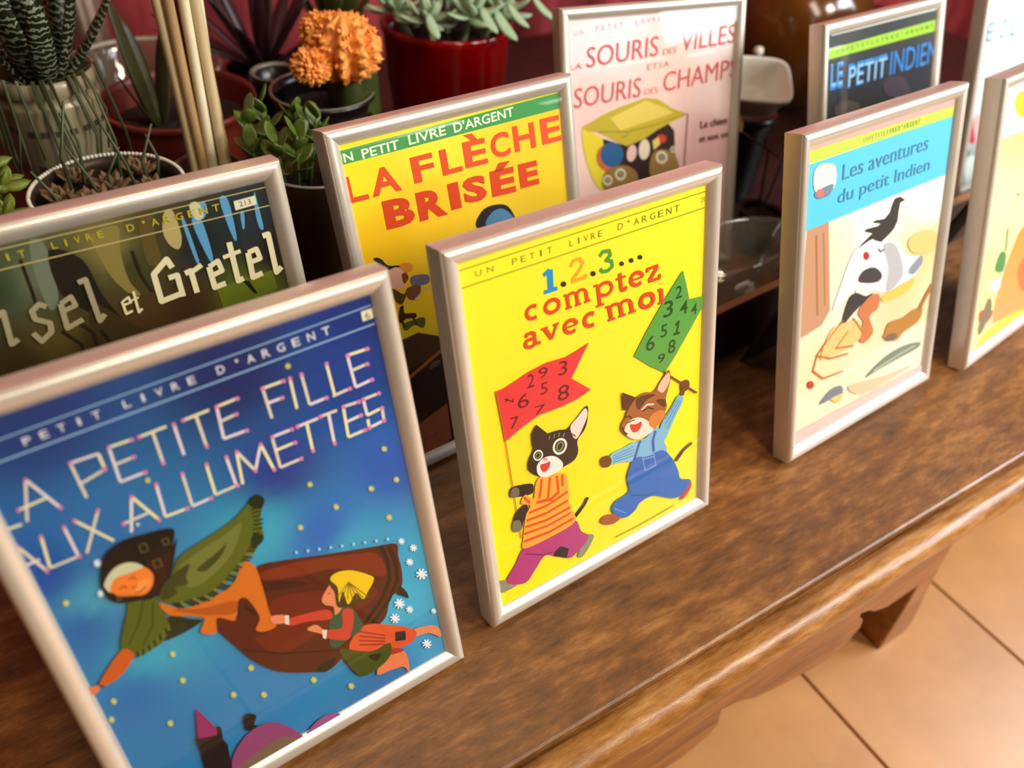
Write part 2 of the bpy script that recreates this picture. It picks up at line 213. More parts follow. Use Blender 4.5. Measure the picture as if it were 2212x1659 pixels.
# ------------------------------------------------------------------ printed covers
ART = {'f2': {'base': [((-79.1,222.9),(252,236,40)),((78.2,40.9),(252,238,20)),((-12.6,175.9),(253,230,45)),((-74.1,28.4),(253,242,10)),((72.2,218.8),(250,236,40)),((-32.1,125),(253,225,35))],'items': [('L',(150,140,5),0.65,[-80.7,226.8,85,226.4]),('L',(150,140,5),0.66,[-81.2,217.8,86,217.1]),('T',(125,115,10),'U',0,[-72.27,221.09,3.65,-0.01,0.01,3.03]),('T',(125,115,10),'N',0,[-65.6,221.08,3.71,-0.01,0.01,3.05]),('T',(125,115,10),'P',0,[-51.03,220.88,3.11,-0.04,0.04,3.25]),('T',(125,115,10),'E',0,[-45.82,220.82,3.15,-0.04,0.04,3.27]),('T',(125,115,10),'T',0,[-40.56,220.75,3.19,-0.04,0.04,3.29]),('T',(125,115,10),'I',0,[-34.18,220.67,1.13,-0.01,0.04,3.31]),('T',(125,115,10),'T',0,[-29.83,220.61,3.27,-0.04,0.04,3.33]),('T',(125,115,10),'L',0,[-15.7,220.65,2.77,-0.03,0.03,3.38]),('T',(125,115,10),'I',0,[-10.16,220.6,0.98,-0.01,0.03,3.41]),('T',(125,115,10),'V',0,[-6.39,220.56,2.83,-0.03,0.03,3.42]),('T',(125,115,10),'R',0,[-1.66,220.52,2.86,-0.03,0.03,3.44]),('T',(125,115,10),'E',0,[3.12,220.47,2.89,-0.03,0.03,3.46]),('T',(125,115,10),'D',0,[16.44,220.71,3.62,-0.05,0.05,3.66]),('T',(125,115,10),"'",0,[23.27,223.02,1.28,-0.01,0.01,1.29]),('T',(125,115,10),'A',0,[27.67,220.55,3.71,-0.05,0.05,3.71]),('T',(125,115,10),'R',0,[33.39,220.47,3.75,-0.05,0.05,3.73]),('T',(125,115,10),'G',0,[39.18,220.39,3.8,-0.05,0.05,3.75]),('T',(125,115,10),'E',0,[45.04,220.31,3.85,-0.05,0.05,3.78]),('T',(125,115,10),'N',0,[50.97,220.22,3.9,-0.06,0.05,3.8]),('T',(125,115,10),'T',0,[56.98,220.14,3.95,-0.06,0.05,3.82]),('T',(190,180,30),'20',0,[77.19,220.48,4.6,-0.03,0.02,3.39]),('L',(30,145,200),3.91,[-29.2,200.9,-29,212.1]),('L',(30,145,200),2.38,[-33.6,200.9,-24.9,200.7]),('L',(30,145,200),2.33,[-33.2,210.1,-29,212.1]),('S',(60,40,10),[-19.2,201.2,-19.6,200.4,-20.5,200.1,-21.6,200.4,-22.5,201.2,-22.8,202.2,-22.3,203,-21.4,203.3,-20.3,203,-19.5,202.2]),('L',(240,165,30),1.96,[-15.8,209.8,-13.8,212.6,-9.8,212.6,-7.7,209.7,-10.2,206.3,-15.3,202.2]),('L',(240,165,30),2.2,[-15.7,201.5,-6.6,201.3,-6.4,203]),('S',(60,40,10),[0.4,201.1,0.1,200.4,-0.8,200.1,-1.9,200.4,-2.8,201.2,-3.1,202.2,-2.7,203,-1.8,203.2,-0.7,202.9,0.2,202.1]),('L',(80,150,50),2.2,[3.5,209.9,5.7,211.9,10,211.3,10.9,208.6,7.8,206.6,11.6,204.9,12,201.8,8.8,200.3,5.1,200.8,3.4,202.9]),('S',(60,40,10),[20.1,201,19.8,200.3,19,200.1,17.9,200.4,17.1,201.1,16.8,202,17.2,202.7,18,202.9,19,202.6,19.8,201.9]),('S',(60,40,10),[26.9,200.9,26.6,200.2,25.8,200,24.7,200.2,23.9,201,23.6,201.9,23.9,202.6,24.8,202.8,25.8,202.5,26.6,201.8]),('S',(60,40,10),[33.3,200.9,33,200.2,32.1,200,31.1,200.3,30.2,201,29.9,201.9,30.3,202.6,31.1,202.9,32.2,202.6,33,201.8]),('L',(215,75,25),2.19,[-38.8,195.1,-40.4,195.8,-42.1,195.9,-43.7,195.4,-44.8,194.3,-45.3,192.8,-45,191.4,-44.1,190.1,-42.6,189.2,-40.9,189,-39.3,189.4]),('L',(215,75,25),2.75,[-38.8,194.3,-38.7,194.4]),('L',(215,75,25),2.28,[-24.6,191.8,-25,193.2,-26,194.4,-27.5,195.2,-29.2,195.4,-30.9,195.2,-32.3,194.4,-33.2,193.3,-33.5,192,-33.1,190.6,-32.1,189.4,-30.6,188.6,-28.9,188.3,-27.2,188.6,-25.8,189.3,-24.9,190.4,-24.6,191.8]),
('L',(215,75,25),2.33,[-18.5,187.5,-19.4,195.1]),('L',(215,75,25),2.36,[-12.3,187.4,-13,193.1]),('L',(215,75,25),2.39,[-6,187.3,-6.7,193.1]),('L',(215,75,25),1.72,[-18.8,193.4,-18.6,194,-18.2,194.5,-17.6,194.9,-16.8,195.1,-15.9,195.2,-15.1,195,-14.3,194.7,-13.6,194.2,-13.2,193.6,-13,193]),('L',(215,75,25),1.74,[-12.7,193.3,-12.5,194,-12,194.5,-11.4,194.9,-10.6,195.1,-9.7,195.1,-8.8,195,-8,194.6,-7.4,194.1,-6.9,193.6,-6.7,192.9]),('L',(215,75,25),1.35,[-20.5,187.4,-16.4,187.4]),('L',(215,75,25),1.37,[-14.3,187.3,-10.1,187.3]),('L',(215,75,25),1.39,[-8.1,187.2,-3.9,187.2]),('L',(215,75,25),1.32,[-21.4,195.2,-19.4,195.2]),('L',(215,75,25),2.46,[2.6,182.1,1.4,194.3]),('L',(215,75,25),2,[2.6,193,4.4,194,6.6,194.2,8.8,193.6,10.5,192.2,11.2,190.4,10.9,188.7,9.5,187.3,7.4,186.8,5.1,187.1,3.1,188.2]),('L',(215,75,25),1.43,[-0.1,182.1,5.4,182]),('L',(215,75,25),1.38,[-1.3,194.4,1.4,194.4]),('L',(215,75,25),2.45,[17,196.5,17.6,187.7,18.4,186.2,20,185.9,21.8,187.1]),('L',(215,75,25),1.43,[14.2,193.6,21,193.6]),('L',(215,75,25),2.36,[33.6,189.4,32.7,191.4,30.8,192.8,28.5,193.3,26.3,192.7,24.9,191.2,24.7,189.2,25.8,187.3,27.8,186,30.2,185.7,32.3,186.5]),('L',(215,75,25),1.26,[24.9,189.6,33.4,189.4]),('L',(215,75,25),1.94,[36.9,190.9,36.9,192.9,45,192.8]),('L',(215,75,25),2.62,[44.7,192.4,38,185.4]),('L',(215,75,25),1.97,[37.8,185.1,46.1,184.9,46,187.3]),('L',(215,75,25),2.05,[-47.2,180,-46.1,181.4,-43.2,181.5,-41.6,180.3,-41.4,174.4,-38.1,174.1]),('L',(215,75,25),2.09,[-42,177.3,-43.4,178,-45.2,178.1,-46.7,177.7,-47.6,176.7,-47.7,175.6,-47,174.5,-45.5,173.8,-43.8,173.6,-42.3,174.1,-41.4,175]),('L',(215,75,25),2.48,[-34.9,180.7,-30.7,173.5]),('L',(215,75,25),1.55,[-27.3,180.6,-30.7,173.5]),('L',(215,75,25),1.33,[-37,181.1,-32.9,181.1]),('L',(215,75,25),1.35,[-29.3,181,-25.6,181]),('L',(215,75,25),2.21,[-13.8,176.4,-14.5,178.3,-16.2,179.7,-18.4,180.2,-20.4,179.6,-21.8,178.2,-22.1,176.2,-21.2,174.4,-19.4,173.1,-17.2,172.8,-15.1,173.6]),('L',(215,75,25),1.19,[-21.9,176.6,-14,176.4]),('L',(215,75,25),2.46,[-2.1,178.7,-3.7,179.5,-5.4,179.6,-7,179,-8.1,177.8,-8.6,176.2,-8.2,174.6,-7.2,173.2,-5.7,172.3,-3.9,172.1,-2.3,172.6]),('L',(215,75,25),3.09,[-2,177.8,-2,178]),('L',(215,75,25),2.57,[10.2,171.2,8.7,179.4]),('L',(215,75,25),2.61,[17.8,171,16.6,177.2]),('L',(215,75,25),2.65,[25.4,170.8,24.2,177]),('L',(215,75,25),1.89,[9.5,177.6,9.7,178.2,10.2,178.8,11,179.2,11.9,179.4,13,179.4,14,179.2,15,178.9,15.8,178.3,16.4,177.7,16.6,177]),('L',(215,75,25),1.92,[17,177.4,17.2,178.1,17.7,178.6,18.5,179,19.4,179.2,20.5,179.3,21.6,179.1,22.6,178.7,23.4,178.2,24,177.5,24.2,176.8]),('L',(215,75,25),1.49,[7.8,171.2,12.8,171]),('L',(215,75,25),1.51,[15.4,171,20.4,170.8]),('L',(215,75,25),1.53,[22.8,170.7,27.9,170.6]),('L',(215,75,25),1.45,[6.4,179.6,8.7,179.5]),('L',(215,75,25),2.71,[41.3,174,40.8,175.6,39.5,176.9,37.8,177.7,35.9,178,34.1,177.8,32.7,176.9,31.8,175.6,31.6,174.1,32.2,172.6,33.4,171.3,35.1,170.4,37,170.1,38.8,170.4,40.3,171.2,41.2,172.5,41.3,174]),('L',(215,75,25),2.77,[47.9,169.3,47.2,177.5]),
('L',(215,75,25),1.61,[45.1,169.3,50.8,169.2]),('L',(215,75,25),1.58,[44.8,177.7,47.2,177.6]),('L',(215,75,25),3.15,[46.9,181.2,46.9,181.5]),('P',(85,160,65),[63.9,184.3,67.1,173.8,69.5,164.4,85.6,162,78.6,153,69.2,141.9,59.1,130.5,50.1,121.7,38.2,130.8,25.8,142.1,35,153.9,44.1,164.4,55.4,176]),('L',(120,70,10),0.8,[48.9,123.2,78.2,96.4]),('T',(15,75,20),'2',0.01,[58.09,167.77,5.28,-0.22,0.32,7.9]),('T',(15,75,20),'3',0.01,[48.68,158.65,7.57,-0.38,0.52,10.3]),('T',(15,75,20),'4',0.01,[61.6,156.21,6.58,-0.34,0.45,8.59]),('T',(15,75,20),'4',0.01,[71.03,153.05,4.88,-0.27,0.4,7.28]),('T',(15,75,20),'5',0.01,[46.42,146.5,5.27,-0.33,0.52,8.17]),('T',(15,75,20),'6',0.01,[34.85,141.43,6.92,-0.48,0.66,9.59]),('T',(15,75,20),'8',0.01,[52.4,133.5,6.01,-0.46,0.68,8.92]),('T',(15,75,20),'9',0.01,[44.11,130.09,5.94,-0.48,0.48,5.96]),('L',(15,75,20),1.67,[58.4,151,61.1,152.5,59.4,145.1]),('L',(15,75,20),1.69,[57,145.4,62.1,144.8]),('P',(228,55,60),[-68.8,156.4,-63.5,156.3,-55.5,158,-47.4,160,-35.4,161.1,-22.8,159.8,-14.8,160.9,-6.5,162.8,-12.6,155.1,-19.8,145,-6.7,132.7,-16.7,130.4,-27.5,129.9,-43.2,130.9,-49.7,129.4,-56.2,127.5,-66.4,123.7]),('L',(200,110,10),0.65,[-68.7,156.4,-66.3,124,-63.1,53.7]),('L',(110,10,25),0.79,[-64.2,149.9,-59,146.2]),('L',(110,10,25),0.81,[-58.7,148.2,-59,145.8]),('L',(110,10,25),0.8,[-63.6,147.9,-61.9,149.5]),('T',(110,10,25),'2',0,[-49.53,150.41,4.69,-0.53,0.9,8.04]),('T',(110,10,25),'9',0,[-41.78,153.22,6.01,-0.65,0.66,6.17]),('T',(110,10,25),'3',0,[-28.66,149.89,5.95,-0.65,0.94,8.56]),('T',(110,10,25),'6',0,[-56.75,140.29,7.39,-0.92,1.06,8.48]),('T',(110,10,25),'5',0,[-41.43,142.98,4.81,-0.58,0.85,7.1]),('T',(110,10,25),'8',0,[-30.51,134.24,7.89,-1.01,1.21,9.4]),('T',(110,10,25),'7',0,[-62.79,130.16,5.52,-0.76,0.95,6.89]),('T',(110,10,25),'7',0,[-46.24,132.2,7,-0.93,0.7,5.25]),('L',(28,22,18),2.52,[-25.1,47.9,-19.9,51.5,-15.5,55.1,-13.1,58.7]),('S',(150,150,120),[-15.4,30.2,-9.9,26.8,-12.8,20.9,-19.3,14.8,-23.5,17.2,-19.5,24.7]),('S',(150,150,120),[-80.5,30.5,-75.4,28.1,-69.5,21.2,-75.5,20.6,-80.4,21.8]),('S',(190,60,125),[-61.8,46,-48.1,44.5,-36.7,44.2,-23.7,46.4,-19.6,35.6,-14,29,-17.3,24.2,-23.6,20.7,-29.7,19.2,-39.5,26.5,-47.8,31.6,-55.4,25.3,-63.4,19,-74.4,24.5,-76.2,29,-68.9,37.1]),('P',(40,20,25),[-40.9,30.7,-35.8,32.4,-29.9,27.1,-31.8,20.8,-41.6,27.7]),('L',(130,30,80),0.86,[-61,40.7,-49.1,33.1,-42,31.3]),('S',(28,22,18),[-67.5,87.1,-65.6,92.5,-54.8,89.8,-51.4,87,-52.7,81.7,-63.9,84.7]),('S',(110,105,90),[-67.2,86.6,-65.3,91.7,-61.4,89.8,-61.9,84.6]),('S',(28,22,18),[-64,74.7,-58.1,76.5,-56.3,72.1,-60.1,65.7,-63.1,60.2,-68.4,63.8,-67.2,69.5]),('S',(120,115,95),[-68.4,63.1,-67.3,68.8,-62.7,67,-62.4,60.5,-65.8,60.2]),('S',(255,172,60),[-47.1,90.1,-40.8,89,-29.4,84.9,-27,76,-26.9,60.3,-23.5,46,-39.6,43.6,-61.6,45.2,-61.8,53,-58.5,68.3,-54.8,74,-60.8,78.6,-57.4,83.3,-52.2,77.9,-50.1,86.1]),('L',(228,85,20),1.79,[-56.2,69.2,-42.4,68.2,-27.9,70.6]),('L',(228,85,20),1.81,[-58.4,64.7,-43.6,62.8,-28.1,64.1]),('L',(228,85,20),1.82,[-59.7,60.5,-43.8,57.7,-27,58.2]),
('L',(228,85,20),1.84,[-60.8,56,-44.1,53.3,-26.4,53.9]),('L',(228,85,20),1.86,[-61.6,50.7,-43.7,48,-24.8,48.6]),('L',(228,85,20),1.75,[-45.3,88.5,-48.1,75.8]),('L',(228,85,20),1.77,[-39.6,86.8,-42.2,72.7]),('L',(228,85,20),1.79,[-34.9,85.8,-34.4,74.1]),('L',(228,85,20),1.81,[-30.8,84.6,-31.2,76.4]),('L',(228,85,20),1.58,[-58.5,81.9,-54.8,75.9]),('L',(228,85,20),2.28,[-50.3,74.1,-40.2,71.2,-33.8,73.8]),('P',(28,22,18),[-49.5,112.9,-49.4,121.2,-45.9,126.1,-38.5,116.6]),('S',(28,22,18),[-39.2,117,-31.2,116,-24.6,114.3,-17.5,118.7,-10.4,123.6,-9.8,117.3,-12.5,108.7,-18.4,103.4,-18.4,95.3,-22,90.5,-30.5,89.5,-36.1,88.1,-42.8,89.1,-48,92.1,-53,98,-53.6,102.5,-52.2,106.4,-49.4,110.3,-47.7,116.6]),('S',(235,215,205),[-11.7,122.4,-17.5,118.7,-22.9,114.6,-21.3,106.7,-18.3,104.9,-13.5,111.1,-10.2,117.5]),('S',(240,236,226),[-48.1,97.9,-46.1,100.9,-41.7,102.2,-35.2,99.8,-30,92.9,-31.2,88.9,-37.5,88.1,-42.9,88.6,-47.3,92.2]),('S',(235,235,225),[-27,100.9,-29.5,99.2,-32.7,99.6,-35.2,102.1,-36.2,105.5,-35.2,108.7,-32.7,110.3,-29.6,109.9,-27,107.5,-26,104.1]),('S',(40,40,35),[-28.1,102,-30,100.8,-32.2,101.1,-34.1,102.8,-34.8,105.3,-34.1,107.6,-32.3,108.8,-30,108.5,-28.2,106.8,-27.5,104.3]),('S',(120,140,90),[-29.1,102.8,-30.5,101.7,-32.2,101.8,-33.5,103,-33.8,104.9,-33.2,106.7,-31.8,107.8,-30.1,107.8,-28.8,106.6,-28.4,104.7]),('S',(15,12,10),[-30,103.7,-30.9,102.9,-32,102.8,-32.7,103.5,-32.8,104.6,-32.3,105.9,-31.4,106.7,-30.3,106.8,-29.6,106.1,-29.5,104.9]),('S',(235,235,225),[-43.7,103,-45.4,102,-47.4,102.3,-49.1,104,-49.8,106.3,-49.2,108.3,-47.6,109.4,-45.5,109,-43.8,107.4,-43.1,105.1]),('S',(40,40,35),[-44.5,103.8,-45.7,103,-47.2,103.3,-48.4,104.5,-48.9,106.1,-48.4,107.6,-47.2,108.4,-45.8,108.1,-44.5,106.9,-44,105.3]),('S',(120,140,90),[-45.1,104.4,-46,103.7,-47.1,103.8,-48,104.6,-48.2,105.8,-47.8,107,-46.9,107.7,-45.8,107.6,-45,106.8,-44.7,105.6]),('S',(15,12,10),[-45.7,105,-46.3,104.4,-47,104.4,-47.5,104.9,-47.6,105.6,-47.2,106.4,-46.6,107,-45.9,107,-45.5,106.5,-45.4,105.8]),('S',(215,60,60),[-45.4,98.6,-42.1,98.1,-38.7,97.8,-39.7,93.9,-43.2,92.5,-45.3,95.2]),('S',(235,140,140),[-40.3,100.2,-40.6,99.7,-41.4,99.7,-42.4,100.2,-43.1,100.9,-43.4,101.6,-43,102.1,-42.2,102.1,-41.3,101.6,-40.5,100.9]),('L',(150,145,140),0.61,[-37.3,115.1,-38.3,112.7]),('L',(150,145,140),0.61,[-34,114.9,-35,112.5]),('L',(150,145,140),0.61,[-30.7,114.1,-31.7,111.7]),('L',(150,145,140),0.62,[-27.4,112.4,-28.4,110]),('L',(60,55,50),0.63,[-23.5,110.9,-19.6,106.6]),('L',(120,70,20),1.05,[50,122,77.7,96.4]),('L',(90,50,20),2.46,[60.2,51.4,67.3,57.3,74.6,59.5]),('S',(200,60,30),[72.8,30.5,75.2,23.7,69.1,16.7,64.7,17.3,69,23.6]),('S',(170,85,25),[-4.4,35.7,-0.4,38.2,8,34.5,11.8,29.4,6.2,27.7,-1.5,31.1]),('S',(120,185,220),[25.6,81.4,34.2,81.4,43.8,85.4,49,73,50.7,62.7,24.7,70.4]),('S',(135,195,220),[26.1,82.2,15.7,82.4,5.8,82,5.6,75.1,15.4,71.9,25.1,69.2]),('S',(120,185,215),[46.2,84.4,55.8,95.1,61.4,101.2,65.9,96.6,58.7,86.1,49,71.6]),('L',(70,140,190),0.71,[7.3,80,24.8,79.4]),('L',(70,140,190),
0.71,[7.2,78.4,24.8,77.1]),('L',(70,140,190),0.71,[7.2,76.9,24.7,74.8]),('L',(70,140,190),0.71,[7.1,75.4,24.7,72.6]),('L',(70,140,190),0.75,[60.6,98.7,50.2,88.3]),('L',(70,140,190),0.75,[62.1,97.6,51,84.4]),('L',(70,140,190),0.75,[63.6,96.4,51.9,80.5]),('S',(30,105,190),[24.7,70.4,35.7,67.4,48.7,65.5,57.2,54.4,62.4,42.7,64.7,35,73.6,29.4,68.1,22.4,59.4,21,40.5,32.8,28.9,33.2,23.9,28.9,14.5,27.9,5,38.8,8.4,45,16.3,46,19.8,48.3,18.1,58.1,21.1,66.2]),('L',(30,90,170),2.05,[24.2,69.2,27.1,76.5,29.5,81.8]),('L',(30,90,170),2.11,[40.6,68.1,39.9,77.1,42.2,83.3]),('L',(130,180,230),0.57,[31,68.2,40.6,66.3,42.5,56.5,33.2,56.7,31,68.2]),('L',(130,180,230),0.57,[30.9,66.4,40.9,64.3]),('L',(120,175,225),0.58,[6.9,40,16.7,30.7]),('L',(20,70,140),0.78,[21,43.2,33.9,36.6,43.8,34.7]),('S',(110,60,20),[5.8,75.5,4,74,1.4,74.4,-0.9,76.4,-2.1,79.2,-1.8,81.8,-0,83.2,2.5,82.8,4.8,80.9,6.1,78.1]),('S',(110,60,20),[70.6,103.8,68.9,102.2,66.6,102.2,64.4,103.7,63.4,106.1,63.7,108.6,65.4,110.2,67.7,110.3,69.8,108.8,70.9,106.3]),('L',(110,60,20),3.36,[66.2,104.1,64.3,100]),('P',(85,40,20),[15.7,122,16.4,109.6,21.1,107.3,26.6,114]),('S',(165,95,45),[19.6,107.5,26.2,113.5,33,115,41.4,112.7,49.7,120.8,53.4,122.7,54.1,114.4,50.6,103.5,51.7,97.5,48.6,91.9,45.4,87.6,34.3,82.5,26.4,83.8,20.4,88,14.8,95.1,14.9,100.1,17.7,103.6]),('S',(225,190,160),[52.8,120.9,46.9,117.9,43.8,113.1,47.7,108.8,51.6,111.3,53.8,115.8]),('S',(245,225,205),[16.7,94.5,20.3,99.5,27.5,99.5,35.1,94.1,40.6,85.4,32.7,82.8,25.7,84.1,19.6,88.8]),('S',(215,130,60),[38.3,96.2,47,96.7,50.2,91.2,42.2,86.1,36.7,90]),('S',(90,50,25),[26.2,112.8,34.5,112.8,42.2,109.7,34.5,108.8,28.3,104.6]),('S',(90,50,25),[42.2,105.6,50.1,103,49.3,97.8]),('S',(210,60,45),[21.3,96.9,25.9,95.3,30.5,95.1,29.4,90.6,25,89.5,22.3,92.3]),('L',(60,30,15),0.86,[17.7,103.4,20.7,103.4,22.9,100.7]),('L',(250,235,210),1.05,[30.6,103.6,35.2,105.5,40.6,103.5]),('L',(60,30,15),0.88,[31.4,102.2,36,103,40.6,100.1]),('L',(60,30,15),0.69,[18.4,99.3,25.2,98.8]),('L',(70,40,20),1.21,[14.9,98.1,16.3,94,18.9,90.8]),('L',(190,170,10),1.01,[7.4,15.9,23.7,15,40.4,14.9,59.4,15.5])]},'f1': {'base': [((-59.4,226.5),(35,55,115)),((14.3,217.4),(28,38,95)),((74.7,222.3),(22,42,118)),((74.6,142.8),(35,90,180)),((20.3,163.4),(38,62,140)),((-77.1,159.1),(25,80,160)),((4.7,137.7),(50,165,195)),((32.8,122.3),(32,105,190)),((74.4,74.7),(40,165,205)),((61,63.4),(50,180,215)),((75.1,16.2),(70,160,205)),((-7.6,57.2),(35,130,190)),((-65.6,84.3),(22,112,182)),((-76.7,49.7),(18,122,182)),((46.7,7.2),(45,115,175)),((-72.8,131.3),(30,100,170)),((-54.9,163),(50,110,170)),((-54.6,99.7),(50,165,195)),((-101.2,111.1),(20,100,170)),((64.7,198.2),(28,60,140)),((-66.2,140),(70,160,190)),((44.1,107.5),(50,160,200))],'items': [('L',(150,190,225),0.51,[-87.3,221,80.1,225.1]),('L',(150,190,225),0.67,[-90.5,212.7,80.1,216.1]),('T',(225,225,230),'U',0,[-81.03,215.87,2.42,0.04,-0.05,3.08]),('T',(225,225,230),'N',0,[-76.61,215.94,2.45,0.04,-0.05,3.1]),('T',(225,225,230),'P',0.01,[-64.27,215.91,2.67,0.06,-0.07,3.16]),
('T',(225,225,230),'E',0.01,[-58.31,216.03,2.72,0.06,-0.07,3.19]),('T',(225,225,230),'T',0.01,[-52.24,216.16,2.77,0.06,-0.07,3.21]),('T',(225,225,230),'I',0.01,[-45.15,216.31,0.99,0.02,-0.07,3.25]),('T',(225,225,230),'T',0.01,[-39.77,216.42,2.87,0.06,-0.07,3.27]),('T',(225,225,230),'L',0.01,[-28.33,216.82,2.74,0.03,-0.04,3.32]),('T',(225,225,230),'I',0.01,[-21.3,216.91,0.98,0.01,-0.04,3.36]),('T',(225,225,230),'V',0.01,[-15.97,216.98,2.84,0.04,-0.04,3.38]),('T',(225,225,230),'R',0.01,[-9.63,217.06,2.89,0.04,-0.04,3.41]),('T',(225,225,230),'E',0.01,[-3.17,217.14,2.94,0.04,-0.04,3.44]),('T',(225,225,230),'D',0.01,[8.79,217.37,3.16,0.06,-0.07,3.67]),('T',(225,225,230),"'",0.01,[16.87,219.93,1.12,0.03,-0.03,1.29]),('T',(225,225,230),'A',0.01,[21.61,217.62,3.27,0.06,-0.07,3.74]),('T',(225,225,230),'R',0.01,[28.19,217.75,3.33,0.07,-0.07,3.77]),('T',(225,225,230),'G',0.01,[34.88,217.88,3.39,0.07,-0.07,3.8]),('T',(225,225,230),'E',0.01,[41.69,218.01,3.45,0.07,-0.08,3.83]),('T',(225,225,230),'N',0.01,[48.62,218.15,3.51,0.07,-0.08,3.87]),('T',(225,225,230),'T',0.01,[55.68,218.29,3.58,0.07,-0.08,3.9]),('P',(235,230,190),[74.9,223.6,80.2,223.7,80.2,219,74.9,218.9]),('T',(60,60,60),'6',0,[76.38,219.45,2.3,0.04,-0.06,3.24]),('L',(240,232,180),1.08,[-83.6,186.1,-76.2,185.6]),('L',(225,215,190),1.05,[-68.8,202.7,-74.3,185.8]),('L',(235,220,225),1.13,[-62.3,186.3,-68.8,202.7]),('L',(240,232,180),1.08,[-75.2,191.8,-64.9,192.5]),('L',(225,215,190),1.09,[-53.1,202.8,-52.7,186.2]),('L',(235,220,225),1.09,[-53.1,202.8,-42.9,202.5]),('L',(240,232,180),1.14,[-42.9,195.6,-42.9,202.5]),('L',(225,215,190),1.14,[-43,195.1,-53.6,192.7]),('L',(235,220,225),1.12,[-38.7,203.5,-39.6,187.4]),('L',(240,232,180),1.14,[-30,203.3,-38.7,203.5]),('L',(225,215,190),1.16,[-31.7,195.8,-39.4,195.4]),('L',(235,220,225),1.2,[-29.8,187.5,-39.6,187.4]),('L',(240,232,180),1.14,[-27.2,203.2,-16.5,203.5]),('L',(225,215,190),1.21,[-22.4,188.4,-22,202.9]),('L',(235,220,225),1.18,[-13.6,203.2,-13.9,188.5]),('L',(240,232,180),1.19,[-9.8,203.5,1.1,203.9]),('L',(225,215,190),1.26,[-4.5,188.4,-4.5,203.8]),('L',(235,220,225),1.22,[4.3,204.1,3,188.9]),('L',(240,232,180),1.24,[13.3,204.5,4.3,204.1]),('L',(225,215,190),1.26,[11,197.8,3.1,197]),('L',(235,220,225),1.3,[13,188.7,3,188.9]),('L',(240,232,180),1.29,[33.8,204.8,23.4,204.8]),('L',(225,215,190),1.27,[24.4,204.8,24.6,189.8]),('L',(235,220,225),1.32,[31.4,197.4,24.2,197.4]),('L',(240,232,180),1.3,[36.7,204.9,36.2,189.8]),('L',(225,215,190),1.32,[42,204.9,42.1,189.5]),('L',(235,220,225),1.4,[50.2,189.7,42.1,189.5]),('L',(240,232,180),1.35,[54,205.5,54.2,189.4]),('L',(225,215,190),1.43,[61.8,189.8,53.2,189.3]),('L',(235,220,225),1.38,[64.2,205.9,64.7,189.4]),('L',(240,232,180),1.41,[74.1,205.6,64.2,205.9]),('L',(225,215,190),1.43,[72.5,198.5,64,198]),('L',(235,220,225),1.46,[73.1,190.1,64.7,189.4]),('L',(240,232,180),1.12,[-80.8,177.2,-83.8,168]),('L',(225,215,190),1.19,[-75.7,162.2,-80.8,177.2]),('L',(235,220,225),1.15,[-84,168.1,-76.2,168.3]),('L',(240,232,180),
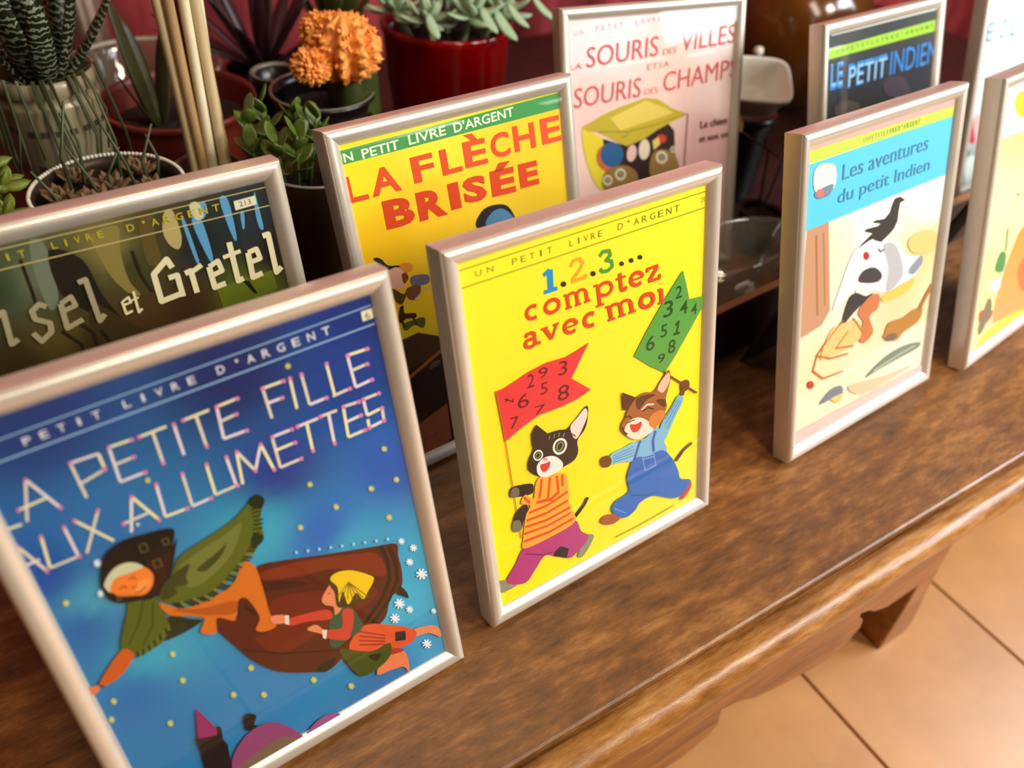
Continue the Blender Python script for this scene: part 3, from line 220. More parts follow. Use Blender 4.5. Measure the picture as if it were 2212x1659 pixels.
1.14,[-72.4,177.7,-74.3,162.9]),('L',(225,215,190),1.21,[-63.5,162.8,-74.3,162.9]),('L',(235,220,225),1.15,[-64.1,177.8,-63.8,163]),('L',(240,232,180),1.16,[-59.9,178.7,-50.1,163.2]),('L',(225,215,190),1.18,[-50.9,179.2,-60.7,162.7]),('L',(235,220,225),1.21,[-38,179.3,-43,163.7]),('L',(240,232,180),1.28,[-31.7,164.2,-38,179.3]),('L',(225,215,190),1.23,[-44.5,168.9,-33.1,169.3]),('L',(235,220,225),1.23,[-27.8,180.6,-29,164.4]),('L',(240,232,180),1.31,[-20,164.1,-29,164.4]),('L',(225,215,190),1.25,[-17.1,180.6,-17.7,164.1]),('L',(235,220,225),1.34,[-9.5,164.3,-17.7,164.1]),('L',(240,232,180),1.28,[-7,180.6,-7.5,165]),('L',(225,215,190),1.37,[2.2,165.2,-7.5,165]),('L',(235,220,225),1.3,[1.5,180.4,1.8,165.4]),('L',(240,232,180),1.31,[6.2,180.9,4.5,164.6]),('L',(225,215,190),1.38,[11.3,168.6,6.2,180.9]),('L',(235,220,225),1.34,[16.7,179.9,11.3,168.6]),('L',(240,232,180),1.41,[19.1,165.4,16.7,179.9]),('L',(225,215,190),1.35,[22.3,181.2,22,165.2]),('L',(235,220,225),1.38,[31.6,181.2,22.3,181.2]),('L',(240,232,180),1.41,[31.3,174.4,21.9,174.2]),('L',(225,215,190),1.45,[32,165.3,22,165.2]),('L',(235,220,225),1.39,[34.1,181.4,44.2,181.5]),('L',(240,232,180),1.46,[38,166.8,38.6,181.7]),('L',(225,215,190),1.42,[45.3,181.9,53.5,181.8]),('L',(235,220,225),1.49,[48.5,166,49.3,181.7]),('L',(240,232,180),1.45,[56.7,182.3,55.7,166.3]),('L',(225,215,190),1.47,[64.6,181.8,56.7,182.3]),('L',(235,220,225),1.5,[64,174.7,55.9,174.2]),('L',(240,232,180),1.53,[64.4,166.5,55.7,166.3]),('L',(225,215,190),1.5,[74.9,182.1,66.8,182.1]),('L',(235,220,225),1.48,[66.8,182.1,67,173.4]),('L',(240,232,180),1.53,[74.9,174.2,67,173.4]),('L',(225,215,190),1.56,[74.5,167.4,74.9,174.2]),('L',(235,220,225),1.56,[74.5,167.4,66.6,166.7]),('L',(240,232,180),1.54,[66.6,166.7,66.8,171.3]),('S',(225,130,175),[-83,185.8,-83.3,185.4,-83.7,185.2,-84,185.4,-84.2,185.9,-84.2,186.4,-83.9,186.9,-83.4,187,-83.1,186.8,-82.9,186.4]),('S',(225,130,175),[-68.2,202.4,-68.5,202,-68.9,201.8,-69.2,202,-69.4,202.4,-69.4,203,-69.1,203.4,-68.7,203.5,-68.3,203.4,-68.1,202.9]),('S',(225,130,175),[-61.6,186,-61.9,185.5,-62.4,185.4,-62.8,185.6,-63,186,-62.9,186.6,-62.6,187,-62.2,187.2,-61.8,187,-61.6,186.5]),('S',(225,130,175),[-74.6,191.5,-74.9,191,-75.3,190.9,-75.7,191.1,-75.8,191.6,-75.8,192.1,-75.5,192.5,-75.1,192.7,-74.7,192.5,-74.5,192]),('S',(225,130,175),[-52.4,202.5,-52.7,202.1,-53.2,202,-53.6,202.2,-53.8,202.6,-53.7,203.2,-53.4,203.6,-53,203.7,-52.6,203.6,-52.4,203.1]),('S',(225,130,175),[-52.4,202.5,-52.7,202.1,-53.2,202,-53.6,202.2,-53.8,202.6,-53.7,203.2,-53.4,203.6,-53,203.7,-52.6,203.6,-52.4,203.1]),('S',(225,130,175),[-42.2,195.2,-42.5,194.8,-43,194.6,-43.4,194.8,-43.6,195.3,-43.6,195.9,-43.3,196.3,-42.8,196.5,-42.4,196.3,-42.2,195.8]),('S',(225,130,175),[-42.4,194.8,-42.7,194.4,-43.1,194.2,-43.5,194.4,-43.8,194.9,-43.7,195.4,-43.4,195.9,-43,196,-42.6,195.8,-42.3,195.4]),('S',(225,130,175),[-38,203.2,-38.3,202.7,-38.8,202.6,-39.2,202.8,-39.4,203.2,-39.4,203.8,-39.1,204.2,-38.6,204.4,-38.2,204.2,-38,203.7]),
('S',(225,130,175),[-29.3,203,-29.6,202.5,-30.1,202.4,-30.5,202.6,-30.8,203,-30.7,203.6,-30.4,204.1,-30,204.2,-29.6,204,-29.3,203.6]),('S',(225,130,175),[-31,195.4,-31.3,195,-31.7,194.8,-32.2,195,-32.4,195.5,-32.4,196.1,-32.1,196.6,-31.6,196.7,-31.2,196.5,-30.9,196]),('S',(225,130,175),[-29.1,187.1,-29.4,186.7,-29.9,186.5,-30.3,186.7,-30.6,187.2,-30.6,187.8,-30.2,188.3,-29.8,188.4,-29.3,188.2,-29.1,187.7]),('S',(225,130,175),[-26.5,202.9,-26.8,202.5,-27.3,202.3,-27.7,202.5,-28,203,-28,203.6,-27.7,204,-27.2,204.2,-26.8,204,-26.5,203.5]),('S',(225,130,175),[-21.7,188,-22,187.6,-22.5,187.4,-22.9,187.6,-23.2,188.1,-23.2,188.7,-22.9,189.2,-22.4,189.4,-22,189.1,-21.7,188.6]),('S',(225,130,175),[-12.9,202.9,-13.2,202.4,-13.7,202.3,-14.1,202.5,-14.4,203,-14.4,203.5,-14.1,204,-13.6,204.2,-13.2,204,-12.9,203.5]),('S',(225,130,175),[-9,203.2,-9.3,202.8,-9.8,202.6,-10.2,202.8,-10.5,203.3,-10.5,203.9,-10.2,204.3,-9.7,204.5,-9.3,204.3,-9,203.8]),('S',(225,130,175),[-3.7,188,-4,187.6,-4.5,187.4,-5,187.6,-5.3,188.1,-5.2,188.8,-4.9,189.2,-4.5,189.4,-4,189.2,-3.7,188.7]),('S',(225,130,175),[5.1,203.8,4.8,203.3,4.3,203.2,3.8,203.4,3.5,203.9,3.5,204.5,3.8,204.9,4.3,205.1,4.8,204.9,5.1,204.4]),('S',(225,130,175),[14.1,204.1,13.8,203.7,13.3,203.5,12.8,203.7,12.5,204.2,12.5,204.8,12.8,205.3,13.3,205.4,13.8,205.2,14.1,204.7]),('S',(225,130,175),[11.8,197.4,11.4,196.9,11,196.8,10.4,197,10.1,197.5,10.1,198.1,10.4,198.6,10.9,198.7,11.4,198.5,11.8,198]),('S',(225,130,175),[13.8,188.3,13.5,187.9,13,187.7,12.5,187.9,12.2,188.4,12.2,189.1,12.5,189.6,13,189.7,13.5,189.5,13.8,189]),('S',(225,130,175),[34.6,204.4,34.3,203.9,33.8,203.8,33.3,204,32.9,204.5,32.9,205.1,33.2,205.6,33.7,205.8,34.3,205.6,34.6,205]),('S',(225,130,175),[25.2,204.4,24.9,204,24.4,203.8,23.9,204,23.5,204.5,23.5,205.1,23.8,205.6,24.3,205.8,24.9,205.6,25.2,205.1]),('S',(225,130,175),[32.2,197,31.9,196.6,31.4,196.4,30.9,196.6,30.5,197.1,30.5,197.8,30.8,198.2,31.3,198.4,31.9,198.2,32.2,197.7]),('S',(225,130,175),[37.5,204.5,37.2,204,36.7,203.9,36.2,204.1,35.8,204.6,35.8,205.2,36.1,205.7,36.6,205.9,37.2,205.7,37.5,205.2]),('S',(225,130,175),[42.9,204.5,42.6,204,42,203.9,41.5,204.1,41.1,204.6,41.1,205.2,41.4,205.7,41.9,205.9,42.5,205.7,42.8,205.2]),('S',(225,130,175),[51.1,189.3,50.8,188.8,50.3,188.6,49.7,188.9,49.3,189.4,49.3,190.1,49.6,190.6,50.2,190.8,50.7,190.5,51.1,190]),('S',(225,130,175),[54.9,205.2,54.6,204.6,54.1,204.5,53.5,204.7,53.1,205.2,53.1,205.8,53.4,206.3,53.9,206.5,54.5,206.3,54.9,205.8]),('S',(225,130,175),[62.8,189.4,62.5,188.9,61.9,188.8,61.3,189,60.9,189.6,60.9,190.2,61.2,190.7,61.7,190.9,62.3,190.7,62.7,190.1]),('S',(225,130,175),[65.2,205.5,64.9,205,64.3,204.8,63.7,205,63.3,205.6,63.3,206.2,63.6,206.7,64.2,206.9,64.7,206.7,65.1,206.2]),('S',(225,130,175),[75.1,205.3,74.8,204.8,74.2,204.6,73.6,204.8,73.2,205.4,73.1,206,73.4,206.5,74,206.7,74.6,206.5,75,205.9]),('S',(225,130,175),[73.5,198.1,73.2,197.6,72.6,197.4,72,197.7,71.6,198.2,71.5,198.9,71.9,199.4,72.4,199.6,73,199.3,73.4,198.8]),('S',(225,130,175),
[74.1,189.7,73.8,189.2,73.2,189,72.6,189.2,72.2,189.8,72.2,190.5,72.5,191,73,191.2,73.7,190.9,74.1,190.4]),('S',(225,130,175),[-80.1,176.8,-80.4,176.4,-80.9,176.2,-81.2,176.5,-81.4,177,-81.4,177.5,-81,178,-80.6,178.1,-80.3,177.9,-80.1,177.4]),('S',(225,130,175),[-75.1,161.8,-75.4,161.3,-75.8,161.2,-76.2,161.4,-76.4,161.9,-76.3,162.5,-76,163,-75.6,163.1,-75.2,162.9,-75,162.4]),('S',(225,130,175),[-83.4,167.8,-83.8,167.3,-84.2,167.2,-84.5,167.4,-84.7,167.9,-84.7,168.5,-84.4,168.9,-83.9,169.1,-83.6,168.8,-83.4,168.4]),('S',(225,130,175),[-71.8,177.4,-72.1,176.9,-72.5,176.8,-72.9,177,-73.1,177.5,-73.1,178,-72.8,178.5,-72.3,178.6,-72,178.4,-71.8,177.9]),('S',(225,130,175),[-62.8,162.4,-63.1,162,-63.6,161.8,-64,162.1,-64.2,162.6,-64.1,163.2,-63.8,163.7,-63.4,163.8,-63,163.6,-62.7,163]),('S',(225,130,175),[-63.4,177.5,-63.7,177,-64.2,176.9,-64.6,177.1,-64.8,177.6,-64.7,178.2,-64.4,178.6,-64,178.8,-63.6,178.5,-63.4,178]),('S',(225,130,175),[-59.3,178.4,-59.6,177.9,-60,177.8,-60.4,178,-60.6,178.5,-60.6,179,-60.3,179.5,-59.8,179.6,-59.4,179.4,-59.2,178.9]),('S',(225,130,175),[-50.3,178.8,-50.6,178.4,-51,178.2,-51.4,178.4,-51.7,178.9,-51.6,179.5,-51.3,180,-50.9,180.1,-50.4,179.9,-50.2,179.4]),('S',(225,130,175),[-37.3,179,-37.6,178.5,-38,178.3,-38.5,178.6,-38.7,179.1,-38.7,179.7,-38.4,180.1,-37.9,180.3,-37.5,180,-37.2,179.6]),('S',(225,130,175),[-31,163.8,-31.3,163.3,-31.8,163.2,-32.2,163.4,-32.5,164,-32.4,164.6,-32.1,165.1,-31.6,165.2,-31.2,165,-30.9,164.4]),('S',(225,130,175),[-43.8,168.5,-44.1,168,-44.6,167.9,-45,168.1,-45.2,168.6,-45.2,169.2,-44.9,169.7,-44.4,169.8,-44,169.6,-43.8,169.1]),('S',(225,130,175),[-27.1,180.2,-27.4,179.7,-27.9,179.6,-28.4,179.8,-28.6,180.3,-28.6,180.9,-28.3,181.4,-27.8,181.5,-27.4,181.3,-27.1,180.8]),('S',(225,130,175),[-19.2,163.7,-19.5,163.2,-20,163.1,-20.5,163.3,-20.7,163.9,-20.7,164.5,-20.4,165,-19.9,165.2,-19.4,164.9,-19.2,164.4]),('S',(225,130,175),[-16.4,180.3,-16.7,179.8,-17.2,179.6,-17.6,179.8,-17.9,180.4,-17.9,181,-17.6,181.5,-17.1,181.6,-16.6,181.4,-16.4,180.9]),('S',(225,130,175),[-8.8,163.9,-9.1,163.4,-9.6,163.3,-10.1,163.5,-10.4,164.1,-10.3,164.7,-10,165.2,-9.5,165.4,-9,165.1,-8.7,164.6]),('S',(225,130,175),[-6.2,180.2,-6.6,179.7,-7.1,179.6,-7.5,179.8,-7.8,180.3,-7.8,181,-7.5,181.4,-7,181.6,-6.5,181.4,-6.2,180.8]),('S',(225,130,175),[3.1,164.7,2.8,164.2,2.2,164.1,1.7,164.3,1.4,164.9,1.4,165.6,1.8,166,2.3,166.2,2.8,166,3.1,165.4]),('S',(225,130,175),[2.3,180,2,179.5,1.5,179.3,1,179.6,0.7,180.1,0.7,180.7,1,181.2,1.5,181.4,2,181.1,2.3,180.6]),('S',(225,130,175),[7,180.5,6.7,180,6.2,179.8,5.7,180.1,5.4,180.6,5.4,181.2,5.7,181.7,6.2,181.9,6.7,181.6,7,181.1]),('S',(225,130,175),[12.1,168.2,11.8,167.7,11.3,167.5,10.7,167.8,10.4,168.4,10.4,169,10.7,169.5,11.2,169.7,11.8,169.4,12.1,168.9]),('S',(225,130,175),[17.5,179.5,17.2,179,16.7,178.8,16.2,179.1,15.9,179.6,15.8,180.2,16.2,180.7,16.7,180.9,17.2,180.7,17.5,180.1]),('S',(225,130,175),[20,165,19.6,164.5,19.1,164.3,18.6,164.6,18.2,165.2,18.2,165.8,18.6,166.3,19.1,166.5,19.6,166.2,20,165.7]),
('S',(225,130,175),[23.2,180.8,22.8,180.3,22.3,180.1,21.8,180.4,21.5,180.9,21.4,181.5,21.8,182,22.3,182.2,22.8,182,23.2,181.4]),('S',(225,130,175),[32.5,180.8,32.1,180.3,31.6,180.2,31.1,180.4,30.7,181,30.7,181.6,31,182.1,31.5,182.3,32.1,182,32.4,181.5]),('S',(225,130,175),[32.2,174,31.9,173.4,31.3,173.3,30.8,173.5,30.4,174.1,30.4,174.8,30.7,175.3,31.3,175.4,31.8,175.2,32.2,174.6]),('S',(225,130,175),[32.9,164.9,32.6,164.4,32.1,164.2,31.5,164.5,31.2,165.1,31.1,165.8,31.4,166.3,32,166.4,32.6,166.2,32.9,165.6]),('S',(225,130,175),[35,181,34.7,180.5,34.1,180.4,33.6,180.6,33.2,181.2,33.2,181.8,33.5,182.3,34.1,182.5,34.6,182.2,35,181.7]),('S',(225,130,175),[38.9,166.4,38.6,165.8,38,165.7,37.5,166,37.1,166.5,37.1,167.2,37.4,167.8,38,167.9,38.5,167.6,38.9,167.1]),('S',(225,130,175),[46.2,181.5,45.9,181,45.3,180.8,44.8,181.1,44.4,181.6,44.4,182.3,44.7,182.8,45.2,183,45.8,182.7,46.2,182.2]),('S',(225,130,175),[49.5,165.6,49.1,165.1,48.6,164.9,48,165.2,47.6,165.8,47.6,166.5,47.9,167,48.5,167.2,49,166.9,49.4,166.3]),('S',(225,130,175),[57.7,181.9,57.4,181.4,56.8,181.2,56.2,181.4,55.8,182,55.8,182.7,56.1,183.2,56.7,183.4,57.2,183.1,57.6,182.6]),('S',(225,130,175),[65.6,181.4,65.2,180.9,64.6,180.7,64,181,63.6,181.6,63.6,182.2,63.9,182.8,64.5,182.9,65.1,182.7,65.5,182.1]),('S',(225,130,175),[65,174.3,64.7,173.8,64.1,173.6,63.5,173.8,63.1,174.4,63.1,175.1,63.4,175.7,64,175.8,64.6,175.6,65,175]),('S',(225,130,175),[65.4,166.1,65.1,165.5,64.5,165.4,63.9,165.6,63.5,166.2,63.4,166.9,63.7,167.5,64.3,167.6,64.9,167.4,65.4,166.8]),('S',(225,130,175),[75.9,181.7,75.6,181.2,75,181,74.4,181.3,74,181.8,73.9,182.5,74.2,183.1,74.8,183.2,75.4,183,75.9,182.4]),('S',(225,130,175),[67.7,181.7,67.4,181.1,66.8,181,66.2,181.2,65.8,181.8,65.8,182.5,66.1,183,66.7,183.2,67.3,182.9,67.7,182.3]),('S',(225,130,175),[75.9,173.7,75.6,173.2,75,173,74.3,173.3,73.9,173.9,73.8,174.6,74.2,175.1,74.8,175.3,75.4,175,75.8,174.4]),('S',(225,130,175),[75.6,166.9,75.2,166.4,74.6,166.2,74,166.5,73.6,167.1,73.5,167.8,73.8,168.3,74.4,168.5,75.1,168.2,75.5,167.6]),('S',(225,130,175),[75.6,166.9,75.2,166.4,74.6,166.2,74,166.5,73.6,167.1,73.5,167.8,73.8,168.3,74.4,168.5,75.1,168.2,75.5,167.6]),('S',(225,130,175),[67.6,166.2,67.3,165.7,66.7,165.5,66.1,165.8,65.7,166.4,65.6,167.1,66,167.7,66.6,167.8,67.2,167.6,67.6,167]),('L',(215,215,110),0.41,[36.1,211.7,38.4,209.9]),('L',(215,215,110),0.41,[37,212.3,37.5,209.3]),('L',(215,215,110),0.41,[38,212,36.5,209.6]),('L',(215,215,110),0.41,[38.6,211,35.9,210.6]),('S',(215,215,110),[37.6,210.6,37.5,210.4,37.3,210.4,37,210.4,36.9,210.7,36.8,211,37,211.2,37.2,211.2,37.5,211.2,37.6,210.9]),('L',(215,215,110),0.35,[-82.2,189.5,-80.8,187.9]),('L',(215,215,110),0.35,[-81.5,190,-81.5,187.4]),('L',(215,215,110),0.35,[-80.8,189.8,-82.2,187.7]),('L',(215,215,110),0.35,[-80.5,188.9,-82.5,188.6]),('S',(215,215,110),[-81.3,188.6,-81.4,188.4,-81.6,188.3,-81.8,188.4,-81.8,188.6,-81.8,188.9,-81.7,189,-81.5,189.1,-81.3,189,-81.2,188.8]),('L',(215,215,110),0.52,[70.1,153.8,72.8,151.5]),
('L',(215,215,110),0.52,[71,154.4,71.9,150.9]),('L',(215,215,110),0.52,[72.2,154,70.7,151.3]),('L',(215,215,110),0.52,[73,152.8,69.9,152.5]),('S',(215,215,110),[71.9,152.4,71.8,152.2,71.5,152.1,71.2,152.2,71,152.5,71,152.9,71.1,153.1,71.4,153.2,71.7,153.1,71.9,152.8]),('L',(215,215,110),0.55,[72.7,134.4,75.5,131.9]),('L',(215,215,110),0.55,[73.7,135.1,74.5,131.3]),('L',(215,215,110),0.55,[74.9,134.6,73.3,131.8]),('L',(215,215,110),0.55,[75.7,133.3,72.5,133.1]),('S',(215,215,110),[74.6,133,74.4,132.7,74.2,132.6,73.9,132.8,73.6,133.1,73.6,133.4,73.8,133.7,74.1,133.8,74.4,133.6,74.6,133.3]),('L',(215,215,110),0.53,[59.2,135.7,61.9,133.2]),('L',(215,215,110),0.53,[60.1,136.3,60.9,132.6]),('L',(215,215,110),0.53,[61.3,135.9,59.7,133.1]),('L',(215,215,110),0.54,[62,134.6,59,134.4]),('S',(215,215,110),[61,134.2,60.8,134,60.6,133.9,60.3,134,60.1,134.4,60,134.7,60.2,135,60.5,135,60.8,134.9,61,134.6]),('L',(215,215,110),0.48,[31.3,151.9,33.7,149.7]),('L',(215,215,110),0.48,[32.2,152.5,32.8,149.1]),('L',(215,215,110),0.48,[33.3,152.1,31.7,149.5]),('L',(215,215,110),0.49,[33.9,150.9,31.1,150.6]),('S',(215,215,110),[32.9,150.6,32.8,150.3,32.5,150.3,32.3,150.4,32.1,150.7,32.1,151,32.2,151.2,32.5,151.3,32.7,151.2,32.9,150.9]),('L',(215,215,110),0.52,[40.3,134.4,42.8,132]),('L',(215,215,110),0.52,[41.2,135,41.9,131.4]),('L',(215,215,110),0.52,[42.3,134.6,40.7,131.8]),('L',(215,215,110),0.52,[43,133.3,40.1,133.1]),('S',(215,215,110),[42,133,41.8,132.7,41.6,132.7,41.3,132.8,41.1,133.1,41.1,133.4,41.2,133.7,41.5,133.8,41.8,133.6,42,133.3]),('L',(215,215,110),0.57,[64.6,115.3,67.4,112.6]),('L',(215,215,110),0.57,[65.6,116,66.4,112]),('L',(215,215,110),0.57,[66.8,115.4,65.2,112.5]),('L',(215,215,110),0.57,[67.6,114.1,64.4,113.9]),('S',(215,215,110),[66.5,113.7,66.3,113.5,66.1,113.4,65.8,113.6,65.6,113.9,65.5,114.2,65.7,114.5,66,114.6,66.3,114.4,66.5,114.1]),('L',(215,215,110),0.5,[21.6,132.1,24,129.7]),('L',(215,215,110),0.5,[22.6,132.7,23.1,129.1]),('L',(215,215,110),0.5,[23.6,132.2,22,129.6]),('L',(215,215,110),0.51,[24.3,131,21.4,130.8]),('S',(215,215,110),[23.3,130.7,23.1,130.4,22.8,130.4,22.6,130.5,22.4,130.8,22.4,131.1,22.6,131.4,22.8,131.4,23.1,131.3,23.2,131]),('L',(215,215,110),0.39,[-82.2,152.4,-80.7,150.4]),('L',(215,215,110),0.39,[-81.5,152.9,-81.4,149.9]),('L',(215,215,110),0.39,[-80.7,152.5,-82.2,150.3]),('L',(215,215,110),0.39,[-80.4,151.5,-82.5,151.3]),('S',(215,215,110),[-81.2,151.2,-81.3,151,-81.5,151,-81.7,151.1,-81.8,151.3,-81.7,151.6,-81.6,151.8,-81.4,151.8,-81.2,151.7,-81.1,151.5]),('L',(215,215,110),0.4,[-75.6,146,-74,144]),('L',(215,215,110),0.4,[-74.8,146.5,-74.8,143.4]),('L',(215,215,110),0.4,[-74,146.1,-75.5,143.8]),('L',(215,215,110),0.41,[-73.7,145.1,-75.9,144.9]),('S',(215,215,110),[-74.5,144.8,-74.6,144.6,-74.8,144.5,-75,144.6,-75.1,144.9,-75.1,145.2,-74.9,145.4,-74.7,145.4,-74.5,145.3,-74.4,145.1]),('L',(215,215,110),0.39,[-31.1,184.7,-29.3,182.9]),('L',(215,215,110),0.39,[-30.3,185.2,-30,182.4]),('L',(215,215,110),0.39,[-29.4,184.9,-30.9,182.7]),
('L',(215,215,110),0.39,[-29,184,-31.3,183.6]),('S',(215,215,110),[-29.8,183.6,-30,183.4,-30.2,183.4,-30.4,183.5,-30.5,183.7,-30.5,184,-30.4,184.2,-30.2,184.2,-30,184.1,-29.8,183.9]),('L',(215,215,110),0.43,[-75.7,145.8,-74.1,143.7]),('L',(215,215,110),0.43,[-74.9,146.4,-74.9,143.2]),('L',(215,215,110),0.43,[-74.1,146,-75.7,143.6]),('L',(215,215,110),0.43,[-73.8,144.9,-76.1,144.7]),('S',(215,215,110),[-74.6,144.6,-74.8,144.4,-75,144.3,-75.2,144.4,-75.2,144.7,-75.2,145,-75.1,145.2,-74.9,145.3,-74.7,145.2,-74.6,144.9]),('L',(215,215,110),0.45,[-82.9,124.4,-81.2,122.1]),('L',(215,215,110),0.45,[-82.1,125,-82.1,121.6]),('L',(215,215,110),0.45,[-81.2,124.5,-82.9,122]),('L',(215,215,110),0.45,[-80.9,123.4,-83.2,123.2]),('S',(215,215,110),[-81.8,123.1,-81.9,122.8,-82.1,122.8,-82.3,122.9,-82.4,123.2,-82.4,123.5,-82.2,123.7,-82,123.8,-81.8,123.6,-81.7,123.4]),('L',(215,215,110),0.52,[-47.9,98,-45.9,95.4]),('L',(215,215,110),0.52,[-47,98.6,-46.8,94.8]),('L',(215,215,110),0.52,[-46.1,98.1,-47.8,95.3]),('L',(215,215,110),0.52,[-45.6,96.8,-48.2,96.7]),('S',(215,215,110),[-46.6,96.5,-46.7,96.2,-47,96.1,-47.2,96.3,-47.3,96.6,-47.3,97,-47.1,97.2,-46.9,97.3,-46.7,97.1,-46.5,96.8]),('L',(215,215,110),0.58,[-19.7,69.2,-17.4,66.2]),('L',(215,215,110),0.58,[-18.7,69.8,-18.3,65.6]),('L',(215,215,110),0.59,[-17.6,69.2,-19.4,66.2]),('L',(215,215,110),0.59,[-17.1,67.7,-20,67.7]),('S',(215,215,110),[-18.1,67.4,-18.3,67.1,-18.6,67,-18.8,67.2,-19,67.6,-19,68,-18.8,68.3,-18.5,68.3,-18.3,68.1,-18.1,67.8]),('L',(215,215,110),0.54,[-48.4,81.7,-46.4,78.9]),('L',(215,215,110),0.54,[-47.5,82.3,-47.3,78.3]),('L',(215,215,110),0.54,[-46.5,81.7,-48.3,78.9]),('L',(215,215,110),0.54,[-46,80.3,-48.7,80.3]),('S',(215,215,110),[-47,80,-47.2,79.8,-47.4,79.7,-47.6,79.9,-47.8,80.2,-47.8,80.6,-47.6,80.8,-47.3,80.9,-47.1,80.7,-47,80.4]),('L',(215,215,110),0.59,[-31.1,59.2,-28.8,56.2]),('L',(215,215,110),0.59,[-30.1,59.9,-29.8,55.6]),('L',(215,215,110),0.59,[-29.1,59.2,-30.9,56.2]),('L',(215,215,110),0.59,[-28.5,57.7,-31.4,57.7]),('S',(215,215,110),[-29.6,57.4,-29.8,57.1,-30,57.1,-30.3,57.3,-30.4,57.6,-30.4,58,-30.2,58.3,-30,58.4,-29.7,58.2,-29.6,57.8]),('L',(215,215,110),0.62,[-18.5,49.8,-16.1,46.6]),('L',(215,215,110),0.62,[-17.5,50.4,-17.1,45.9]),('L',(215,215,110),0.62,[-16.4,49.7,-18.2,46.6]),('L',(215,215,110),0.62,[-15.8,48.2,-18.8,48.2]),('S',(215,215,110),[-16.9,47.9,-17,47.6,-17.3,47.5,-17.6,47.7,-17.7,48.1,-17.7,48.5,-17.6,48.8,-17.3,48.8,-17,48.6,-16.9,48.3]),('L',(215,215,110),0.51,[-76.1,89,-74.4,86.4]),('L',(215,215,110),0.51,[-75.3,89.6,-75.2,85.8]),('L',(215,215,110),0.51,[-74.4,89,-76.1,86.3]),('L',(215,215,110),0.51,[-74,87.7,-76.5,87.6]),('S',(215,215,110),[-74.9,87.4,-75.1,87.2,-75.3,87.1,-75.5,87.3,-75.6,87.6,-75.6,87.9,-75.4,88.2,-75.2,88.2,-75,88.1,-74.9,87.8]),('L',(215,215,110),0.52,[-80,80.2,-78.2,77.5]),('L',(215,215,110),0.51,[-79.1,80.8,-79.1,76.9]),('L',(215,215,110),0.52,[-78.2,80.2,-80,77.5]),('L',(215,215,110),0.52,[-77.9,78.9,-80.4,78.8]),('S',(215,215,110),[-78.8,78.6,-78.9,78.3,-79.2,78.3,-79.4,78.4,-79.5,78.8,-79.4,79.1,-79.3,79.4,-79,79.4,-78.8,79.2,-78.7,78.9]),
